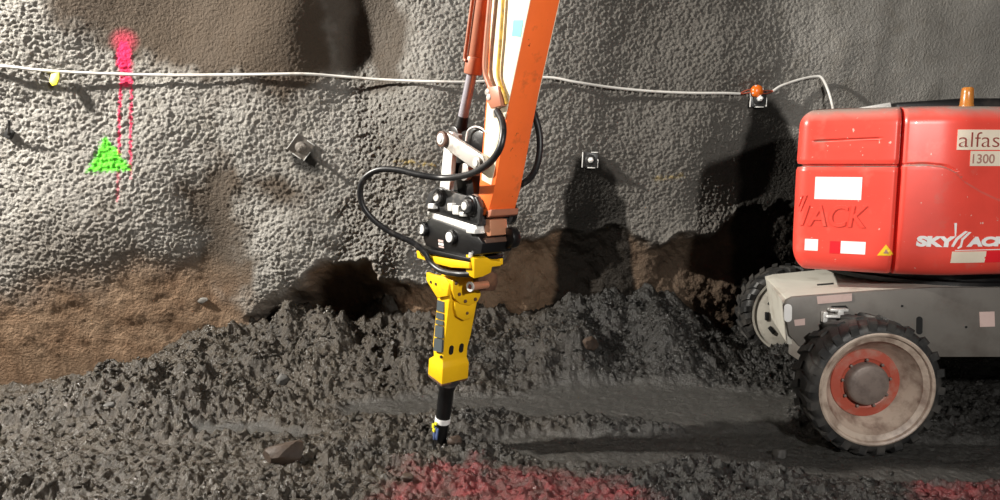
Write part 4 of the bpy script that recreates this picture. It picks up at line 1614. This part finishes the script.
def decal(name, sa, sb, za, zb_, mat, parent, out=.0025):
    n = max(2, int((sb - sa) / .02)); mz = max(2, int((zb_ - za) / .03))
    S_, Z_ = np.meshgrid(np.linspace(sa, sb, n + 1), np.linspace(za, zb_, mz + 1))
    P = shell_pt(S_, Z_, out)
    Q = shell_pt(S_, Z_, -.004)
    t = bmesh.new()
    vs = [[t.verts.new(P[j, i]) for i in range(n + 1)] for j in range(mz + 1)]
    for j in range(mz):
        for i in range(n):
            t.faces.new([vs[j][i], vs[j][i + 1], vs[j + 1][i + 1], vs[j + 1][i]])
    r = bmesh.ops.extrude_face_region(t, geom=t.faces[:])
    ev = [v for v in r['geom'] if isinstance(v, bmesh.types.BMVert)]
    k = 0
    for v in ev:
        c_ = Vector((CEN[0], CEN[1], v.co.z)) - v.co
        v.co += Vector((c_.x, c_.y, 0)).normalized() * .005
    return lb(name, t, mat, parent)

def pxrect(x0, y0, x1, y1):
    a = s_of(x0, y0); c = s_of(x1, y1); e = s_of((x0 + x1) / 2, y0); f_ = s_of((x0 + x1) / 2, y1)
    return a[0], c[0], f_[1], e[1]

def lettering(name, s, sa, sb, za, zb_, mat, parent, bold=.02, shear=0.0, out0=.001, out1=.0045, sub=True):
    V_, Fc = text_mesh(s, bold, shear)
    t = bmesh.new()
    vs = [t.verts.new((v[0], v[1], 0)) for v in V_]
    for f in Fc:
        try: t.faces.new([vs[i] for i in f])
        except ValueError: pass
    r = bmesh.ops.extrude_face_region(t, geom=t.faces[:])
    top_v = set(v for v in r['geom'] if isinstance(v, bmesh.types.BMVert))
    for v in t.verts:
        o_ = out1 if v in top_v else out0
        q = shell_pt(np.array([sa + (sb - sa) * v.co.x]), np.array([za + (zb_ - za) * v.co.y]), o_)[0]
        v.co = q
    return lb(name, t, mat, parent)

def strip(name, pts, mat, parent, out=.004):
    """filled polygon given by photo positions on the shell"""
    t = bmesh.new()
    a = [t.verts.new((x, y, 0)) for x, y in pts]
    t.faces.new(a)
    bmesh.ops.triangulate(t, faces=t.faces[:])
    bmesh.ops.subdivide_edges(t, edges=t.edges[:], cuts=3, use_grid_fill=True)
    r = bmesh.ops.extrude_face_region(t, geom=t.faces[:])
    top_v = set(v for v in r['geom'] if isinstance(v, bmesh.types.BMVert))
    for v in t.verts:
        q = s_of(v.co.x, v.co.y)
        v.co = shell_pt(np.array([q[0]]), np.array([q[1]]), out if v in top_v else -.003)[0]
    return lb(name, t, mat, parent, smooth=False)

# tail: stickers and the pressed lettering
decal('sticker', *pxrect(815.5, 177, 861, 199.5), M['white'], tail)
decal('reflector', *pxrect(805, 239, 817.5, 250.5), M['white'], tail)
decal('reflector', *pxrect(841, 241.5, 865, 254), M['white'], tail)
o = decal('reflector', *pxrect(830, 241.2, 841, 253.5), M['redsticker'], tail, out=.002); o['label'] = 'red reflector'
o = strip('warning_sticker', [(886, 244.5), (895, 256), (877, 255.5)], M['yelsticker'], tail, .003); o['label'] = 'yellow warning triangle'
strip('warning_sign', [(886, 249), (888.8, 253.6), (883.4, 253.4)], M['inkfade'], tail, .0045)
sa, sb, za, zb_ = pxrect(808, 205, 866, 227)
lettering('pressed_lettering', 'ACK', sa, sb, za, zb_, M['red'], tail, .01, .15, -.004, .007)
strip('pressed_stroke', [(805, 195), (807, 195), (801, 211), (799.5, 211)], M['red'], tail, .007)
strip('pressed_stroke', [(801.5, 196), (803, 195.5), (799.3, 206), (798.3, 206)], M['red'], tail, .007)
strip('pressed_stroke', [(807.5, 206), (809.5, 205), (803, 225), (800, 225.5), (801, 223)], M['red'], tail, .007)
# cover: logo, stickers
sa, sb, za, zb_ = pxrect(916.5, 236, 955, 247)
lettering('logo_lettering', 'SKY', sa, sb, za, zb_, M['white'], cover, .065, .05)
sa, sb, za, zb_ = pxrect(967, 236.5, 1008, 246.5)
lettering('logo_lettering', 'ACK', sa, sb, za, zb_, M['white'], cover, .065, .1)
for pts in ([(954, 223), (956.6, 223), (955.8, 236), (954.6, 236)], [(965, 231), (967.5, 231.5), (957.5, 240), (953.5, 247), (951, 246.5), (955.5, 238)],
            [(968.5, 231.8), (971, 232.2), (963, 240), (961.5, 247), (958, 249), (957.2, 248), (960, 245.5), (961, 239)]):
    strip('logo_stroke', pts, M['white'], cover, .004)
strip('logo_line', [(955, 250.2), (1000, 249), (1000, 249.8), (955, 250.9)], M['white'], cover, .003)
decal('reflector', *pxrect(952, 251.5, 985.5, 263), M['palesticker'], cover)
o = decal('reflector', *pxrect(985.5, 251, 1003, 262.5), M['redsticker'], cover); o['label'] = 'red reflector'
sa, sb, za, zb_ = pxrect(959.5, 129.5, 999, 149.8)
st = decal('owner_sticker', sa, sb + .06, za, zb_, M['palesticker'], cover)
lettering('lettering', 'alfas', *pxrect(961, 132, 1001, 147), M['inkred'], cover, -.012, 0, .001, .0045)
sa, sb, za, zb_ = pxrect(972.5, 151, 999, 166)
st = decal('number_sticker', sa, sb + .10, za, zb_, M['palesticker'], cover)
lettering('lettering', '1300', *pxrect(974.5, 154, 996, 163.5), M['inkfade'], cover, .012, 0, .001, .0045)

# --- things on the hood top
bm = B()
bp = at(966.5, 105, 4.85)
zt0 = Z1 - .01
add_lathe(bm, (bp[0], bp[1], zt0 - .05), (0, 0, 1), [(0, 0), (.05, 0), (.05, .05), (.047, .066), (0, .066)], 28, cap=False)
bcn_b = lb('beacon_base', bm, M['black'])
bm = B()
zb0 = zt0 + .014
add_lathe(bm, (bp[0], bp[1], zb0), (0, 0, 1), [(0, 0), (.043, 0), (.043, .02), (.040, .025), (.037, .10), (.035, .128), (.028, .136), (0, .138)], 28, cap=False)
lb('beacon_lens', bm, M['amber'], bcn_b)
bm = B()
g = [at(853, 109, 5.05), at(890, 102.5, 5.05), at(891, 109, 5.05)]
add_prism(bm, [(float(p[0]), float(p[2])) for p in g] + [(float(g[2][0]), float(g[2][2]) - .08), (float(g[0][0]), float(g[0][2]) - .08)], 5.04, 5.2, .004)
lb('top_bracket', bm, M['bright'])
# stowed boom lying along the top, behind the covers
bm = B()
p = at(893, 103, 5.5); q = at(960, 98.5, 5.5)
z_ = float(q[2])
poly_b = [(float(p[0]), float(p[2]) - .12), (float(p[0]), float(p[2])), (float(q[0]), z_), (5.4, z_ - .0), (5.4, z_ - .25), (float(p[0]) + .1, z_ - .25)]
add_prism(bm, poly_b, 5.45, 5.75, .02)
lb('stowed_boom', bm, M['black'])

# ------------------------------------------------------------------ CABLES on the wall
def cable(pts, offs, r, name, label, mat='cable', tail_pts=()):
    P = []
    for (x, y), o_ in zip(pts, offs):
        d = ray(x, y)
        X, Z = on_wall(x, y)
        for _ in range(12):
            Y = wall_macro_y(X, Z) - .018 - o_ * .85
            t_ = Y / d[1]
            X, Z = d[0] * t_, CAM[2] + d[2] * t_
        P.append(Vector((X, Y, Z)))
    P += [Vector(p) for p in tail_pts]
    bm = B()
    add_tube(bm, P, r, seg=10, smooth=8)
    o = build(name, bm, M[mat])
    return tag(o, label, 'cable'), P
c1_, P1 = cable([(-60, 62), (0, 66), (28, 69), (55, 71.5), (90, 73.2), (120, 74.2), (170, 75.2), (220, 75), (270, 74.3), (305, 74), (340, 76.5), (380, 79.6), (430, 81.5), (468, 82), (505, 80), (548, 77.5), (575, 82), (610, 87.3), (650, 91.2), (690, 93), (725, 93.2), (740, 93.8)],
               [.05, .05, .05, .06, .06, .06, .06, .05, .03, .02, .05, .06, .05, .05, .05, .05, .06, .06, .06, .05, .05, .05], .0125, 'power_cable', 'long white cable strung across the wall behind the orange arm')
jp = on_real_wall(757, 91, .07)
c2_, P2_ = cable([(773, 91), (782, 85.5), (800, 79.5), (815, 76.5), (822, 78), (828, 90), (832, 104), (835, 120)], [.06, .06, .06, .06, .08, .12, .2, .3], .0125, 'power_cable', 'white cable bending down from the orange box to the red boom lift')
for o_, P_ in ((c1_, [P1[-1], P1[-1] * .5 + jp * .5 + Vector((0, 0, .01)), jp]), (c2_, [P2_[0], P2_[0] * .5 + jp * .5 + Vector((0, 0, -.01)), jp])):
    for k in (-1, 1):
        bm = B()
        add_tube(bm, [P_[0] - (P_[1] - P_[0]) * .2, P_[1] + Vector((0, 0, .014 * k)), P_[2]], .0055, seg=8)
        w_ = build('inner_wire', bm, M['redwire'], o_)
        w_['label'] = 'bare red inner wire'
jb = empty('junction_box', jp, (0, 0, 0), 'small round orange box joining the cables above the right bolt plate', 'junction box')
bm = B()
add_lathe(bm, (0, .03, 0), (0, -1, 0), [(0, 0), (.055, 0), (.058, .02), (.055, .045), (.045, .06), (.02, .068), (0, .069)], 28, cap=False)
build('box_cover', bm, M['orangeplastic'], jb)
bm = B()
for a in (0.3, 2.0, 3.6, 5.2):
    add_cyl(bm, (.048 * math.cos(a), -.012, .048 * math.sin(a)), (.048 * math.cos(a), -.03, .048 * math.sin(a)), .008, bev=.002, seg=6)
build('screw', bm, M['bright'], jb, sep=True)
# yellow tag hanging on the cable
tp_ = on_real_wall(55, 78, .08)
bm = B()
add_prism(bm, [(-.032, .055), (.028, .06), (.035, .0), (.024, -.055), (-.012, -.065), (-.034, -.03)], -.008, .008, .003)
for v in bm.verts:
    v.co.y += .02 * math.sin(v.co.z * 28)
o = build('cable_tag', bm, M['yellowtag']); o.location = tp_
tag(o, 'bright yellow tape tag hung on the white cable at left', 'tag')

# ------------------------------------------------------------------ ROCK BOLTS
def rock_bolt(px, py, size, roll, label, mat, nutmat, tilt=(0, 0), bolt_len=.10, rim=True):
    p = on_real_wall(px, py, .045)
    root = empty('rock_bolt', p, (tilt[0], 0, tilt[1]), label, 'rock bolt', None)
    bm = B()
    h = size / 2
    R_ = Matrix.Rotation(roll, 3, 'Y')
    add_box(bm, (0, .0, 0), (size, .012, size), .002, R_)
    add_box(bm, (0, .05, 0), (size * .9, .1, size * .9), .002, R_)
    if rim:
        for k in range(4):
            q = Matrix.Rotation(roll + k * PI / 2, 3, 'Y')
            w_, o_ = ((.45, .27), (.55, .2), (.5, -.1), (1.0, 0))[k]
            add_box(bm, q @ Vector((o_ * size, -.010, h)), (size * w_, .020, .008), .002, q, mi=1)
    build('bolt_plate', bm, [M[mat], M['bright']], root)
    bm = B()
    add_lathe(bm, (0, -.006, 0), (0, -1, 0), [(0, 0), (.052, 0), (.045, .02), (.028, .03), (0, .03)], 24, cap=False)
    build('washer', bm, M[mat], root)
    bm = B()
    add_cyl(bm, (0, -.03, 0), (0, -.065, 0), .026, bev=.004, seg=6)
    build('nut', bm, M[nutmat], root)
    bm = B()
    add_cyl(bm, (0, -.05, 0), (0, -.05 - bolt_len, 0), .014, bev=.003, seg=16)
    build('bolt_end', bm, M[nutmat], root)
    return root
rock_bolt(301, 147, .17, math.radians(38), 'tilted square bolt plate on the pale wall left of the hose', 'plate', 'plate', (.25, .1), .09)
rock_bolt(590, 160, .14, math.radians(2), 'square bolt plate above the tall dark wet stain', 'platedark', 'bright', (0, 0), .05)
rock_bolt(758, 99, .15, math.radians(0), 'square bolt plate under the orange junction box', 'platedark', 'bright', (0, 0), .05)
# bent anchor at the left edge
p = on_real_wall(11, 134, .03)
anc = empty('wall_anchor', p, (0, 0, 0), 'dark anchor plate with a spike on the wall at the far left edge', 'wall anchor')
bm = B()
add_box(bm, (-.02, .0, 0), (.055, .02, .075), .003, Matrix.Rotation(.6, 3, 'Y'))
add_box(bm, (-.02, .04, 0), (.05, .07, .07), .003, Matrix.Rotation(.6, 3, 'Y'))
build('anchor_plate', bm, M['platedark'], anc)
bm = B()
add_tube(bm, [(-.02, -.005, 0), (.02, -.05, .03), (.055, -.09, .105)], .011, seg=8)
build('spike', bm, M['platedark'], anc)

# ------------------------------------------------------------------ LIGHT
def lamp(name, loc, power, colr, radius, target=None, cone=None, blend=.3):
    ld = bpy.data.lights.new(name, 'SPOT' if cone else 'POINT')
    ld.energy = power
    ld.color = colr
    ld.shadow_soft_size = radius
    o = bpy.data.objects.new(name, ld)
    o.location = loc
    if cone:
        ld.spot_size = math.radians(cone)
        ld.spot_blend = blend
        d = Vector(target) - Vector(loc)
        o.rotation_euler = d.to_track_quat('-Z', 'Y').to_euler()
    col.objects.link(o)
    return o
lamp('site_lamp', (-7.0, 3.3, 5.8), 6600, (1.0, 0.95, 0.87), .15)
lamp('work_lamp', (2.5, -1.3, 3.3), 980, (1.0, 0.97, 0.92), .15)
w = bpy.data.worlds.new('world')
scn.world = w
w.use_nodes = True
w.node_tree.nodes['Background'].inputs[0].default_value = (0.9, 0.88, 0.85, 1)
w.node_tree.nodes['Background'].inputs[1].default_value = 0.035

scn.view_settings.view_transform = 'Standard'
scn.view_settings.look = 'None'
scn.view_settings.gamma = 1.0
scn.view_settings.exposure = 0.15
scn.view_settings.use_curve_mapping = False
